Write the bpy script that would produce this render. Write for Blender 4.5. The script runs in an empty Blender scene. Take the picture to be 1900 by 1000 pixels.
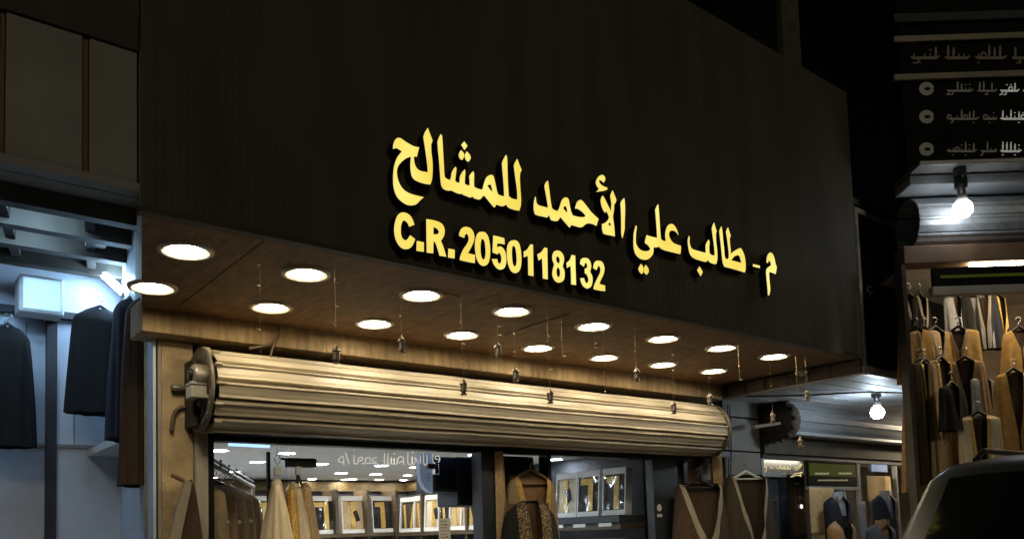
import bpy, bmesh, math, random
from mathutils import Vector, Matrix, geometry

# ------------------------------------------------------------------ camera
SC = bpy.context.scene
C = SC.collection
rnd = random.Random(7)
FPX, CX, CY = 1530.4558, 950.0, 877.86
YAW, PITCH, ROLL, EYE = 0.6732, 0.0712, -0.0331, 1.6
_s, _c = math.sin, math.cos
FW = Vector((_s(YAW)*_c(PITCH), _c(YAW)*_c(PITCH), _s(PITCH)))
_r = Vector((_c(YAW), -_s(YAW), 0)); _u = _r.cross(FW)
RT = _r*_c(ROLL) + _u*_s(ROLL); UP = -_r*_s(ROLL) + _u*_c(ROLL)
E0 = Vector((0, 0, EYE))
cam = bpy.data.cameras.new('camera'); camo = bpy.data.objects.new('camera', cam); C.objects.link(camo)
cam.sensor_fit = 'HORIZONTAL'; cam.sensor_width = 36; cam.lens = FPX*36/1900
cam.shift_y = (CY-500)/1900; cam.clip_end = 3000; cam.clip_start = 0.05
camo.matrix_world = Matrix(((RT.x, UP.x, -FW.x, 0), (RT.y, UP.y, -FW.y, 0), (RT.z, UP.z, -FW.z, EYE), (0, 0, 0, 1)))
SC.camera = camo

# ------------------------------------------------------------------ night sky and street glow
W = bpy.data.worlds.new('World'); SC.world = W; W.use_nodes = True
wn = W.node_tree; bg = wn.nodes['Background']
sky = wn.nodes.new('ShaderNodeTexSky'); sky.sky_type = 'NISHITA'; sky.sun_disc = False
sky.sun_elevation = math.radians(1); sky.sun_rotation = math.radians(200)
wn.links.new(sky.outputs[0], bg.inputs[0]); bg.inputs[1].default_value = 0.0006
sun = bpy.data.lights.new('street_glow', 'SUN'); sun.energy = 0.22; sun.angle = math.radians(12); sun.color = (1, .88, .64)  # sun lamp standing in for street glow, added to lift the dark fascia
suno = bpy.data.objects.new('street_glow', sun); C.objects.link(suno); suno.rotation_euler = (math.radians(66), 0, math.radians(-22))
SC.view_settings.view_transform = 'Standard'; SC.view_settings.look = 'None'
SC.view_settings.exposure = 0.0; SC.view_settings.gamma = 1
SC.render.engine = 'CYCLES'
cy = SC.cycles
cy.use_denoising = True; cy.max_bounces = 8; cy.diffuse_bounces = 5; cy.glossy_bounces = 3
cy.transparent_max_bounces = 12; cy.sample_clamp_indirect = 6; cy.caustics_reflective = False; cy.caustics_refractive = False

# ------------------------------------------------------------------ helpers
def ray(x, y): return FW + RT*((x-CX)/FPX) - UP*((y-CY)/FPX)
def P(x, y, Y):
    v = ray(x, y); return E0 + v*(Y/v.y)
def PX(x, y, X):
    v = ray(x, y); return E0 + v*(X/v.x)
def PZ(x, y, Z):
    v = ray(x, y); return E0 + v*((Z-EYE)/v.z)
OFF = {}
XF = [None]
def tag(o, label=None, cat=None, group=None, kind=None):
    if label: o['label'] = label
    if cat: o['category'] = cat
    if group: o['group'] = group
    if kind: o['kind'] = kind
    return o
def thing(name, label, cat, loc=(0, 0, 0), group=None):
    o = bpy.data.objects.new(name, None); C.objects.link(o); o.empty_display_size = .1
    loc = Vector(loc)
    if XF[0] is not None: loc = XF[0] @ loc
    o.location = loc; OFF[o] = loc
    return tag(o, label, cat, group)
def mk(name, bm, mats, parent=None, smooth=False, kind=None):
    if XF[0] is not None: bm.transform(XF[0])
    if parent is not None: off = OFF[parent]
    else:
        n = len(bm.verts); xs = [v.co for v in bm.verts]
        off = Vector(((min(v.x for v in xs)+max(v.x for v in xs))/2, (min(v.y for v in xs)+max(v.y for v in xs))/2, min(v.z for v in xs)))
    bmesh.ops.translate(bm, verts=bm.verts, vec=-off)
    me = bpy.data.meshes.new(name); bm.to_mesh(me); bm.free()
    if not isinstance(mats, (list, tuple)): mats = [mats]
    for m in mats: me.materials.append(m)
    if smooth:
        for p in me.polygons: p.use_smooth = True
    o = bpy.data.objects.new(name, me); C.objects.link(o)
    if parent is not None: o.parent = parent
    else: o.location = off
    OFF[o] = off
    if kind: o['kind'] = kind
    return o
def B(): return bmesh.new()
def box(bm, x0, x1, y0, y1, z0, z1, bev=0, mi=0):
    vs = [bm.verts.new((x, y, z)) for x in (x0, x1) for y in (y0, y1) for z in (z0, z1)]
    fs = [bm.faces.new([vs[i] for i in f]) for f in ((0,1,3,2),(4,6,7,5),(0,4,5,1),(2,3,7,6),(0,2,6,4),(1,5,7,3))]
    for f in fs: f.material_index = mi
    if bev:
        es = list({e for f in fs for e in f.edges})
        bmesh.ops.bevel(bm, geom=es, offset=bev, segments=2, affect='EDGES', profile=.5)
    return bm
def bx(*a, **k): return box(B(), *a, **k)
def frame_of(d):
    d = d.normalized(); a = Vector((0, 0, 1)) if abs(d.z) < .9 else Vector((1, 0, 0))
    u = d.cross(a).normalized(); return u, d.cross(u).normalized()
def tube(bm, pts, r, n=8, cap=True):
    pts = [Vector(p) for p in pts]; rings = []
    for i, p in enumerate(pts):
        d = pts[min(i+1, len(pts)-1)] - pts[max(i-1, 0)]
        u, w = frame_of(d); rr = r[i] if isinstance(r, (list, tuple)) else r
        rings.append([bm.verts.new(p + u*rr*math.cos(2*math.pi*k/n) + w*rr*math.sin(2*math.pi*k/n)) for k in range(n)])
    for a, b in zip(rings, rings[1:]):
        for k in range(n): bm.faces.new((a[k], a[(k+1) % n], b[(k+1) % n], b[k]))
    if cap: bm.faces.new(rings[0][::-1]); bm.faces.new(rings[-1])
    return bm
def tb(pts, r, n=8): return tube(B(), pts, r, n)
def lathe(bm, prof, c, n=16, axis='z', cap=True):
    c = Vector(c); rings = []
    for (r, h) in prof:
        ring = []
        for k in range(n):
            a = 2*math.pi*k/n; x, y = r*math.cos(a), r*math.sin(a)
            v = {'z': (x, y, h), 'x': (h, x, y), 'y': (x, h, y)}[axis]
            ring.append(bm.verts.new(c + Vector(v)))
        rings.append(ring)
    for a, b in zip(rings, rings[1:]):
        for k in range(n): bm.faces.new((a[k], a[(k+1) % n], b[(k+1) % n], b[k]))
    if cap:
        bm.faces.new(rings[0][::-1]); bm.faces.new(rings[-1])
    bmesh.ops.recalc_face_normals(bm, faces=bm.faces)
    return bm
def grid(bm, fn, nu, nv):
    vs = [[bm.verts.new(fn(i/nu, j/nv)) for j in range(nv+1)] for i in range(nu+1)]
    for i in range(nu):
        for j in range(nv): bm.faces.new((vs[i][j], vs[i+1][j], vs[i+1][j+1], vs[i][j+1]))
    return bm
def poly_prism(bm, loops, y0, y1, mi_front=0, mi_side=1, front=True, side=True):
    """loops: [(x,z)...] outer then holes; front at y0 (towards the street), body back to y1"""
    flat = [p for l in loops for p in l]
    tris = geometry.tessellate_polygon([[Vector((p[0], p[1], 0)) for p in l] for l in loops])
    fv = [bm.verts.new((p[0], y0, p[1])) for p in flat]
    if front:
        for t in tris:
            try: bm.faces.new([fv[i] for i in t]).material_index = mi_front
            except ValueError: pass
    if side:
        bv = [bm.verts.new((p[0], y1, p[1])) for p in flat]
        k = 0
        for l in loops:
            n = len(l)
            for i in range(n):
                a, b = k+i, k+(i+1) % n
                bm.faces.new((fv[a], fv[b], bv[b], bv[a])).material_index = mi_side
            k += n
    return bm
def ribbon(bm, pts, w, fn, t=.003):
    """flat brush stroke through 2-D pts, fn maps (x,y) to 3-D; w in the same 2-D units"""
    n = len(pts); L = []; Rr = []
    for i, p in enumerate(pts):
        a = pts[max(i-1, 0)]; b = pts[min(i+1, n-1)]
        dx, dy = b[0]-a[0], b[1]-a[1]; l = math.hypot(dx, dy) or 1
        ww = w*(1-.45*abs(2*i/(max(n-1, 1))-1)**3)
        L.append(bm.verts.new(fn(p[0]-dy/l*ww/2, p[1]+dx/l*ww/2))); Rr.append(bm.verts.new(fn(p[0]+dy/l*ww/2, p[1]-dx/l*ww/2)))
    for i in range(n-1): bm.faces.new((L[i], L[i+1], Rr[i+1], Rr[i]))
    return bm
def smooth_loop(s):
    pts = []
    for tok in s.split():
        cr = tok.endswith('*'); x, y = tok.rstrip('*').split(','); pts.append((float(x), float(y), cr))
    n = len(pts); out = []
    for i in range(n):
        p0, p1, p2, p3 = pts[i-1], pts[i], pts[(i+1) % n], pts[(i+2) % n]
        if p1[2]: p0 = (2*p1[0]-p2[0], 2*p1[1]-p2[1])
        if p2[2]: p3 = (2*p2[0]-p1[0], 2*p2[1]-p1[1])
        m = 1 if (p1[2] and p2[2]) else 4
        for k in range(m):
            t = k/m
            out.append(tuple(.5*(2*p1[a]+(p2[a]-p0[a])*t+(2*p0[a]-5*p1[a]+4*p2[a]-p3[a])*t*t+(3*p1[a]-p0[a]-3*p2[a]+p3[a])*t**3) for a in (0, 1)))
    return out
def spline(pts, m=5):
    n = len(pts); out = []
    for i in range(n-1):
        p0 = pts[max(i-1, 0)]; p1 = pts[i]; p2 = pts[i+1]; p3 = pts[min(i+2, n-1)]
        for k in range(m):
            t = k/m
            out.append(tuple(.5*(2*p1[a]+(p2[a]-p0[a])*t+(2*p0[a]-5*p1[a]+4*p2[a]-p3[a])*t*t+(3*p1[a]-p0[a]-3*p2[a]+p3[a])*t**3) for a in range(len(p1))))
    return out + [tuple(pts[-1])]

# ------------------------------------------------------------------ materials
MC = {}
def mat(name, col, rough=.6, metal=0, var=.25, scale=6, stretch=(1, 1, 1), bump=0, bscale=None, emit=None, es=0, col2=None, spec=.5, detail=6):
    if name in MC: return MC[name]
    m = bpy.data.materials.new(name); m.use_nodes = True; nt = m.node_tree; b = nt.nodes['Principled BSDF']
    b.inputs['Roughness'].default_value = rough; b.inputs['Metallic'].default_value = metal
    b.inputs['Specular IOR Level'].default_value = spec
    tc = nt.nodes.new('ShaderNodeTexCoord'); mp = nt.nodes.new('ShaderNodeMapping'); mp.inputs['Scale'].default_value = stretch
    nt.links.new(tc.outputs['Object'], mp.inputs[0])
    nz = nt.nodes.new('ShaderNodeTexNoise'); nz.inputs['Scale'].default_value = scale; nz.inputs['Detail'].default_value = detail
    nt.links.new(mp.outputs[0], nz.inputs['Vector'])
    rp = nt.nodes.new('ShaderNodeValToRGB'); rp.color_ramp.elements[0].position = .3; rp.color_ramp.elements[1].position = .7
    c2 = col2 or tuple(min(1, c*(1+var)) for c in col); c1 = tuple(c*(1-var) for c in col) if not col2 else col
    rp.color_ramp.elements[0].color = (*c1, 1); rp.color_ramp.elements[1].color = (*c2, 1)
    nt.links.new(nz.outputs['Fac'], rp.inputs[0]); nt.links.new(rp.outputs[0], b.inputs['Base Color'])
    if bump:
        n2 = nt.nodes.new('ShaderNodeTexNoise'); n2.inputs['Scale'].default_value = bscale or scale*4; n2.inputs['Detail'].default_value = 5
        nt.links.new(mp.outputs[0], n2.inputs['Vector'])
        bp = nt.nodes.new('ShaderNodeBump'); bp.inputs['Strength'].default_value = bump; bp.inputs['Distance'].default_value = .01
        nt.links.new(n2.outputs['Fac'], bp.inputs['Height']); nt.links.new(bp.outputs[0], b.inputs['Normal'])
    if emit:
        b.inputs['Emission Color'].default_value = (*emit, 1); b.inputs['Emission Strength'].default_value = es
    MC[name] = m; return m
def glow(name, col, s):
    m = bpy.data.materials.new(name); m.use_nodes = True; b = m.node_tree.nodes['Principled BSDF']
    b.inputs['Base Color'].default_value = (.8, .8, .8, 1); b.inputs['Roughness'].default_value = .4
    b.inputs['Emission Color'].default_value = (*col, 1); b.inputs['Emission Strength'].default_value = s
    return m
def glass(name, tint=(1, 1, 1), refl=.07, rough=.0):
    m = bpy.data.materials.new(name); m.use_nodes = True; nt = m.node_tree; nt.nodes.remove(nt.nodes['Principled BSDF'])
    o = nt.nodes['Material Output']; t = nt.nodes.new('ShaderNodeBsdfTransparent'); t.inputs[0].default_value = (*tint, 1)
    g = nt.nodes.new('ShaderNodeBsdfGlossy'); g.inputs['Roughness'].default_value = rough
    mx = nt.nodes.new('ShaderNodeMixShader'); lw = nt.nodes.new('ShaderNodeLayerWeight'); lw.inputs[0].default_value = .5
    pw = nt.nodes.new('ShaderNodeMath'); pw.operation = 'POWER'; pw.inputs[1].default_value = 5; nt.links.new(lw.outputs['Facing'], pw.inputs[0])
    ad = nt.nodes.new('ShaderNodeMath'); ad.operation = 'MULTIPLY_ADD'; ad.inputs[1].default_value = .8; ad.inputs[2].default_value = refl; ad.use_clamp = True
    nt.links.new(pw.outputs[0], ad.inputs[0]); nt.links.new(ad.outputs[0], mx.inputs[0])
    nt.links.new(t.outputs[0], mx.inputs[1]); nt.links.new(g.outputs[0], mx.inputs[2]); nt.links.new(mx.outputs[0], o.inputs[0])
    return m
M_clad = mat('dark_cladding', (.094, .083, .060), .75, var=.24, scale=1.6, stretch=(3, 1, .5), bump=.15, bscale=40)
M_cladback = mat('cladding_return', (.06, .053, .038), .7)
M_soffit = mat('brown_soffit', (.160, .086, .031), .7, var=.36, scale=22, stretch=(1, .4, 1), bump=.55, bscale=50)
M_beam = mat('beam_plaster', (.42, .30, .16), .85, var=.28, scale=10, stretch=(3, 1, .35), bump=.5, bscale=30)
M_stone = mat('sand_render', (.46, .35, .20), .9, var=.30, scale=7, bump=.7, bscale=45)
M_concrete = mat('grey_plaster', (.36, .33, .28), .85, var=.2, scale=5, stretch=(2, 2, .5), bump=.35)
M_shut = mat('cream_shutter_paint', (.45, .40, .305), .45, var=.24, scale=2.2, stretch=(.8, 7, 7), bump=.08, spec=.45)
M_shutd = mat('shutter_dark_gap', (.05, .045, .035), .7)
M_steel = mat('dull_steel', (.32, .29, .24), .45, metal=.6, var=.3, scale=18, bump=.2)
M_rust = mat('grimy_iron', (.045, .036, .027), .7, metal=.3, var=.5, scale=20, bump=.4)
M_greybox = mat('motor_grey_paint', (.40, .38, .33), .5, var=.12)
M_black = mat('black_paint', (.012, .012, .013), .35, var=.2)
M_frame = mat('black_aluminium', (.018, .018, .02), .35, metal=.3)
M_blue = mat('dark_blue_panel', (.030, .036, .046), .4, var=.12)
M_ceil = mat('interior_ceiling_paint', (.74, .72, .69), .8, var=.05)
M_iwall = mat('interior_wall', (.045, .046, .052), .7)
M_gold = mat('gold_cornice', (.105, .072, .028), .4, metal=.4, var=.45, scale=30, bump=.4)
M_shelf = mat('brown_shelf', (.075, .052, .028), .5, var=.3, scale=8, stretch=(1, 1, 8))
M_white = mat('white_card', (.72, .71, .68), .55, var=.05)
M_zari = mat('gold_braid', (.62, .40, .10), .38, metal=.35, var=.35, scale=60, bump=.5, bscale=200)
M_tan = mat('tan_cloth', (.52, .38, .21), .85, var=.15, scale=40, bump=.2)
M_cream = mat('cream_cloth', (.70, .60, .43), .9, var=.08, scale=30, bump=.15)
M_brown = mat('brown_cloth', (.28, .165, .08), .9, var=.2, scale=30, bump=.15)
M_brown2 = mat('ochre_brown_cloth', (.40, .26, .13), .9, var=.2, scale=30, bump=.15)
M_dkbrown = mat('dark_brown_cloth', (.062, .037, .021), .9, var=.25, scale=25, stretch=(4, 4, .6), bump=.15)
M_olive = mat('dark_olive_cloth', (.044, .034, .019), .9, var=.25, scale=25, stretch=(4, 4, .6), bump=.15)
M_blackc = mat('black_cloth', (.006, .0055, .0055), .9, var=.3, scale=40)
M_navy = mat('navy_cloth', (.016, .02, .032), .85, var=.3, scale=30)
M_greyc = mat('grey_shirt_cloth', (.33, .34, .37), .85, var=.12, scale=30, bump=.2)
M_trim = mat('pale_braid', (.30, .26, .20), .6, var=.25, scale=90, stretch=(6, 6, .3), bump=.3)
M_emb = mat('gold_embroidery_on_black', (.015, .012, .01), .6, col2=(.30, .19, .065), scale=75, bump=.5, detail=3)
_rp = [n for n in M_emb.node_tree.nodes if n.type == 'VALTORGB'][0].color_ramp.elements; _rp[0].position = .46; _rp[1].position = .62
M_wood = mat('hanger_wood', (.20, .11, .05), .5, stretch=(8, 1, 1))
M_plastic = mat('clear_hanger_plastic', (.55, .58, .6), .2, var=.05, spec=.8)
M_chrome = mat('chrome', (.6, .6, .62), .2, metal=1, var=.05)
M_lant = mat('lantern_tin', (.30, .24, .17), .35, metal=.7, var=.4, scale=60)
M_lglass = mat('lantern_glass', (.55, .5, .42), .15, var=.1)
M_wire = mat('fairy_wire', (.34, .25, .14), .5, metal=.5)
M_charm = mat('gilt_charm', (.85, .70, .40), .3, metal=.5, var=.05)
M_cable = mat('grey_cable', (.14, .10, .065), .7)
M_ring = mat('downlight_trim', (.62, .55, .46), .35, var=.04)
M_panel = mat('grey_wall_panel', (.17, .165, .15), .55, var=.14, scale=5, bump=.1)
M_bshut = mat('silver_shutter', (.40, .43, .46), .38, metal=.25, var=.2, scale=5, stretch=(.4, 5, 5), bump=.1)
M_bsoff = mat('neighbour_soffit', (.42, .44, .46), .6, var=.15, scale=4)
M_asphalt = mat('asphalt', (.05, .05, .05), .9, var=.3, scale=30, bump=.6)
M_pave = mat('pavement', (.30, .27, .23), .85, var=.2, scale=8, bump=.3)
M_floor = mat('shop_floor', (.62, .60, .56), .3, var=.1)
M_passw = mat('passage_wall', (.66, .72, .80), .45, var=.12, scale=3, bump=.1)
M_gpanel = mat('grey_sheet_panel', (.30, .29, .26), .6, var=.12, scale=3)
M_signblk = mat('black_sign_face', (.005, .005, .005), .8, var=.2, spec=.2)
M_signtxt = mat('pale_gold_print', (.36, .31, .19), .5, var=.2)
M_silver = mat('silver_profile', (.34, .33, .32), .45, metal=.4, var=.15)
M_green = mat('olive_sign_face', (.035, .042, .008), .7, var=.2, spec=.15, emit=(.10, .12, .012), es=.22)
M_gtxt = glow('olive_sign_print', (.75, .62, .22), .35)
G_main = glow('downlight_lamp', (1.0, .83, .56), 64)
G_letter = None
M_film = glass('clear_film', (1, 1, 1), .05, .08)
M_glass = glass('shop_glass', (.94, .96, .97), .035)

def letter_face():
    m = bpy.data.materials.new('yellow_backlit_acrylic'); m.use_nodes = True; nt = m.node_tree; b = nt.nodes['Principled BSDF']
    b.inputs['Base Color'].default_value = (.75, .55, .08, 1); b.inputs['Roughness'].default_value = .35
    tc = nt.nodes.new('ShaderNodeTexCoord'); nz = nt.nodes.new('ShaderNodeTexNoise'); nz.inputs['Scale'].default_value = 3.2; nz.inputs['Detail'].default_value = 2
    nt.links.new(tc.outputs['Object'], nz.inputs['Vector'])
    rp = nt.nodes.new('ShaderNodeValToRGB'); rp.color_ramp.elements[0].position = .32; rp.color_ramp.elements[1].position = .7
    rp.color_ramp.elements[0].color = (.88, .65, .075, 1); rp.color_ramp.elements[1].color = (1.0, .90, .24, 1)
    nt.links.new(nz.outputs['Fac'], rp.inputs[0]); nt.links.new(rp.outputs[0], b.inputs['Emission Color']); b.inputs['Emission Strength'].default_value = 1.0
    return m
M_letter = letter_face()
M_ledge = mat('letter_edge_trim', (.75, .6, .35), .4, emit=(1.0, .80, .42), es=.8)

# ------------------------------------------------------------------ ground
D, YB, YW, YG = 3.2, 4.564, 4.70, 4.78          # fascia, beam face, wall face, glass
ZS, ZT, XR, XL = 2.851, 4.963, 6.044, .815       # soffit, fascia top, right and left end of the fascia
tag(mk('ground', bx(-400, 400, -400, 400, -.30, -.016), M_asphalt), kind='structure')
tag(mk('road', grid(B(), lambda u, v: Vector((-60+120*u, -14+16.2*v, -.012)), 1, 1), M_asphalt), kind='structure')
tag(mk('pavement', bx(-60, 60, 2.2, 13, -.012, .12, bev=.01), M_pave), kind='structure')

# ------------------------------------------------------------------ the shop building
shop = thing('shop_building', 'large dark fluted fascia over a downlit brown soffit and glazed shopfront', 'building', (3.4, 4.6, .12))
def ribs(x0, x1, y, z0, z1, pitch=.030, dep=.0020):
    bm = B(); prof = []; x = x0
    while x < x1-1e-6:
        e = min(x+pitch, x1); prof += [(x, y), (x+(e-x)*.62, y), (x+(e-x)*.68, y+dep), (x+(e-x)*.94, y+dep)]; x = e
    prof.append((x1, y))
    lo = [bm.verts.new((a, b, z0)) for a, b in prof]; hi = [bm.verts.new((a, b, z1)) for a, b in prof]
    for i in range(len(prof)-1): bm.faces.new((lo[i], lo[i+1], hi[i+1], hi[i]))
    return bm
mk('fluted_cladding', ribs(XL, XR, D, ZS, ZT), M_clad, shop)
mk('fascia_return', bx(XR-.06, XR+.003, D+.014, YB+.6, ZS+.0, ZT-.002), M_cladback, shop)
def foot(bm, pts, z0, z1):
    lo = [bm.verts.new((x, y, z0)) for x, y in pts]; hi = [bm.verts.new((x, y, z1)) for x, y in pts]; n = len(pts)
    bm.faces.new(lo[::-1]); bm.faces.new(hi)
    for i in range(n): bm.faces.new((lo[i], lo[(i+1) % n], hi[(i+1) % n], hi[i]))
    bmesh.ops.recalc_face_normals(bm, faces=bm.faces); return bm
SL = lambda y: XL*y/D + .004                       # the canopy's left end runs back at an angle
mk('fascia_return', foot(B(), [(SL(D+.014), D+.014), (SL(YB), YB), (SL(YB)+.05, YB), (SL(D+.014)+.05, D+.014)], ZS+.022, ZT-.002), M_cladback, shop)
mk('fascia_edge_trim', bx(XL-.004, XR+.004, D-.004, D+.05, ZS-.006, ZS+.016), M_cladback, shop)
mk('roof_deck', foot(B(), [(SL(D+.05)+.06, D+.05), (1.3, YB+.6), (2.6, 9.3), (XR-.06, 9.3), (XR-.06, D+.05)], ZT-.25, ZT-.2), M_cladback, shop)
mk('upper_wall', foot(B(), [(1.32, YB+.6), (1.72, 7.3), (2.6, 9.3), (XR-.06, 9.3), (XR-.06, YB+.6)], 2.9, ZT-.26), M_concrete, shop)
# soffit panels with open joints
xs = [XL+.06, 1.32, 2.62, 3.93, 5.1, XR-.06]
mk('ceiling_panel', foot(B(), [(SL(D+.052), D+.052), (SL(YB-.002), YB-.002), (xs[1]-.003, YB-.002), (xs[1]-.003, D+.052)], ZS+.002, ZS+.02), M_soffit, shop)
for a, b in zip(xs[1:], xs[2:]):
    mk('ceiling_panel', bx(a+.003, b-.003, D+.052, YB-.002, ZS+.002, ZS+.02), M_soffit, shop)
mk('ceiling_void', bx(xs[1]-.02, XR-.06, D+.052, YB-.002, ZS+.04, ZS+.05), M_black, shop)
mk('beam', bx(1.17, XR+.05, YB, YB+.25, 2.727, ZS+.06, bev=.008), M_beam, shop)
mk('beam_upper', bx(1.30, XR-.06, YB+.252, YB+.6, 2.86, 3.0), M_concrete, shop)
# pier on the left, jamb, right wall panels
xj0, xj1 = P(360, 900, YW).x, P(384, 900, YW).x
mk('pier', bx(1.305, xj0-.004, YW, YW+.35, .12, 2.9), M_stone, shop)
mk('side_wall', foot(B(), [(1.285, YW+.002), (1.69, 7.3), (1.73, 7.3), (1.303, YW+.002)], .12, 2.9), M_concrete, shop)
mk('jamb', bx(xj0, xj1, YW-.03, YW+.2, .12, 2.25, bev=.006), M_concrete, shop)
xw0, xw1 = P(1342, 850, YW).x, P(1408, 850, YW).x
zz = [.12, .56, 1.0, 1.44, P(1380, 918, YW).z, P(1380, 838, YW).z, P(1380, 776, YW).z, 2.9]
zz = sorted(zz)
for a, b in zip(zz, zz[1:]):
    mk('wall_panel', bx(xw0, xw1, YW-.02, YW+.1, a+.006, b-.006, bev=.004), M_panel, shop)
mk('wall_core', bx(xw0-.35, xw1+.02, YW+.102, YW+.3, .12, 2.9), M_iwall, shop)
mk('shutter_recess', bx(xj1, xw0-.36, YW+.21, YW+.25, 2.27, 2.9), M_rust, shop)
# header above the glass
zg = 2.215
mk('header', bx(xj1+.002, xw0-.002, YG-.16, YG+.05, zg, zg+.05), M_frame, shop)
mk('header_track', bx(xj1+.002, xw0-.002, YG-.05, YG+.04, zg-.035, zg-.002), M_black, shop)
# glazing
def X_(px, Y=YG, py=900): return P(px, py, Y).x
panes = [(393, 535), (537, 799), (801, 884), (1017, 1205)]
for a, b in panes:
    mk('glass_pane', bx(X_(a), X_(b), YG-.004, YG+.004, .2, zg-.036), M_glass, shop)
mk('frame_post', bx(xj1+.002, X_(392), YG-.05, YG+.05, .12, zg-.036), M_frame, shop)
mk('frame_post', bx(X_(885), X_(912), YG-.06, YG+.06, .12, zg-.036), M_blue, shop)
mk('frame_post', bx(X_(912)+.003, X_(925), YG-.05, YG+.05, .12, zg-.036), M_black, shop)
mk('display_back_panel', bx(X_(926), X_(1010), YG+.12, YG+.15, .12, zg-.036), M_iwall, shop)
mk('frame_post', bx(X_(1010)+.003, X_(1016), YG-.05, YG+.06, .12, zg-.036), M_black, shop)
mk('door_leaf', bx(X_(1205)+.003, X_(1258), YG-.04, YG+.04, .12, zg-.036), M_blue, shop)
mk('frame_post', bx(X_(1258)+.003, X_(1266), YG-.07, YG+.05, .12, zg-.036), M_black, shop)
mk('timber_lining', bx(X_(1268), xw0-.36+.35, YG-.01, YG+.10, .12, 2.26), M_wood, shop)
# interior shell
IX0, IX1, IY1, IZ = 1.40, 5.56, 9.15, 2.30
mk('interior_ceiling', bx(IX0, IX1, YG+.06, IY1, IZ, IZ+.05), M_ceil, shop)
mk('back_wall', bx(IX0, IX1, IY1, IY1+.1, .12, IZ+.05), M_iwall, shop)
mk('interior_wall', bx(IX1, IX1+.1, YG+.3, IY1, .12, IZ+.05), M_iwall, shop)
mk('interior_wall', foot(B(), [(1.40, YG+.2), (2.62, IY1), (2.68, IY1), (1.46, YG+.2)], .12, IZ+.05), M_passw, shop)
mk('interior_floor', bx(IX0, IX1, YG-.05, IY1, .121, .135), M_floor, shop)
mk('cornice', bx(IX0, IX1-.05, IY1-.05, IY1-.002, 2.165, 2.275), M_gold, shop)
mk('cornice', bx(IX1-.05, IX1-.002, 6.6, IY1-.052, 2.165, 2.275), M_gold, shop)

# building behind the roof edge
rear = thing('rear_building', 'dark building block with pale corner post behind the roof edge', 'building', (9.5, 7, .12))
pa, pb = P(1452, 60, 5.6), P(1484, 60, 5.6)
mk('corner_post', bx(pa.x, pb.x, 5.6, 5.75, .2, 8.5), mat('dim_render', (.12, .105, .08), .85), rear)
mk('block_wall', bx(P(1330, 60, 5.65).x, pa.x-.01, 5.66, 5.8, .2, 8.6), M_black, rear)

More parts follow.
